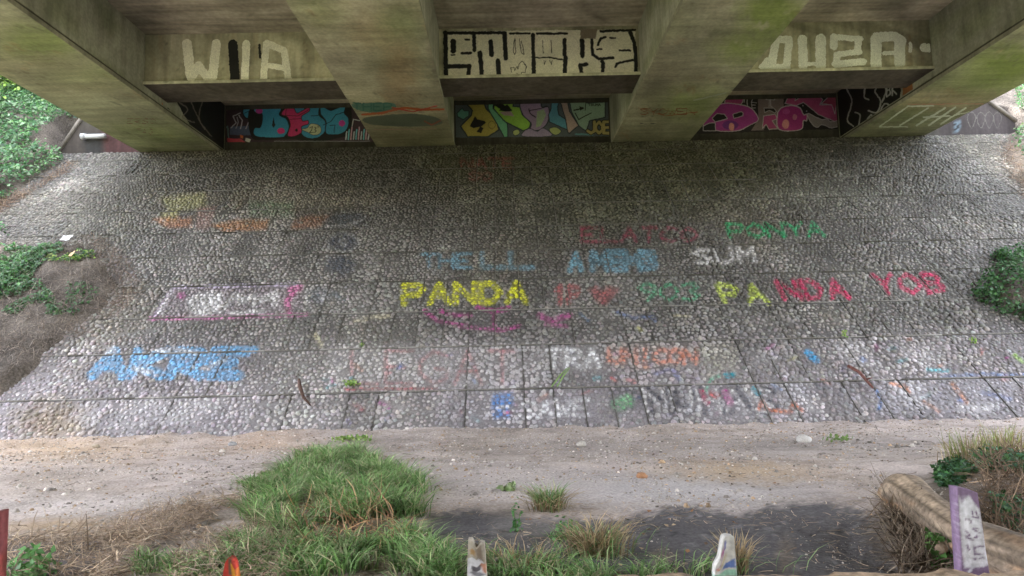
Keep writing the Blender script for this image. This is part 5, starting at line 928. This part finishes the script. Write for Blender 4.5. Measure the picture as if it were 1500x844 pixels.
nz_=fbm(ii*.07,kk*1.1,1.,3,4);bark=sstep(.46,.60,fbm(ii*.12,kk*.25,1.,3,9))
vc=np.array((.36,.275,.205))*(1+.9*(nz_-.5)[:,None]*2);crk=(vnoise(kk*.95,ii*.06,1.,41)>.74)[:,None];vc=vc*(1-.6*crk);og=sstep(.52,.62,fbm(ii*.09+5,kk*.22,1.,2,19))[:,None];vc=vc*(1-.6*og)+np.array((.44,.25,.13))*.6*og;vc=vc*(1-.55*bark[:,None])+np.array((.20,.155,.12))*.55*bark[:,None]
mesh('trunk',V,F,M_log,e,vc,True)
b=Bag();ctr=P2[0];ax=(P2[0]-P2[5]);ax/=np.linalg.norm(ax);s1=np.cross(ax,[0,0,1.]);s1/=np.linalg.norm(s1);s2=np.cross(s1,ax)
for i in range(46):
    a_=random.uniform(0,6.28);rr_=.115*math.sqrt(random.random());q_=ctr+s1*math.cos(a_)*rr_+s2*math.sin(a_)*rr_;l_=random.uniform(.04,.16)*(1.3 if math.sin(a_)>0 else .6)
    b.add(*tube([q_-ax*.05,q_+ax*l_*.6,q_+ax*l_],[.022,.014,.003],5,(.30+.12*random.random(),.24,.17)))
b.build('splinters',M_log,e)
q_=P2[16]+np.array([0,0,-.04]);V,F,c=tube([q_,q_+np.array([-.10,-.12,-.03]),q_+np.array([-.19,-.2,-.05])],[.05,.035,.03],10,(.30,.22,.16),.1);mesh('broken_branch',V,F,M_log,e,c,True)
# ------------------------------------------------------------------ light, world, camera
w=bpy.data.worlds.new('World');SC.world=w;w.use_nodes=True;nt=w.node_tree;bg=nt.nodes['Background']
sky=nt.nodes.new('ShaderNodeTexSky');sky.sky_type='NISHITA';sky.sun_disc=False;sky.sun_elevation=math.radians(52);sky.sun_rotation=math.radians(-8);sky.dust_density=3.
hs=nt.nodes.new('ShaderNodeHueSaturation');hs.inputs['Saturation'].default_value=.30
nt.links.new(sky.outputs[0],hs.inputs['Color']);nt.links.new(hs.outputs[0],bg.inputs[0]);bg.inputs[1].default_value=.15
sd=bpy.data.lights.new('sun','SUN');sd.energy=1.3;sd.angle=math.radians(14);sd.color=(1,.96,.9);so=bpy.data.objects.new('sun',sd);COL.objects.link(so)
el,az=math.radians(52),math.radians(-8)      # sun high beyond the bank
so.rotation_euler=(math.pi/2-el,0,math.pi-az)
cd=bpy.data.cameras.new('camera');cam=bpy.data.objects.new('camera',cd);COL.objects.link(cam);SC.camera=cam
cd.sensor_width=36;cd.lens=24.;cd.clip_end=3000
from mathutils import Matrix
M=Matrix.Identity(4)
for i in range(3):
    for j in range(3): M[i][j]=float(R[i][j])
M[2][3]=H;cam.matrix_world=M
vs=SC.view_settings;vs.view_transform='Standard';vs.look='None';vs.gamma=1.;vs.use_curve_mapping=False;vs.exposure=3.98
SC.cycles.max_bounces=8;SC.cycles.diffuse_bounces=5;SC.cycles.use_denoising=True
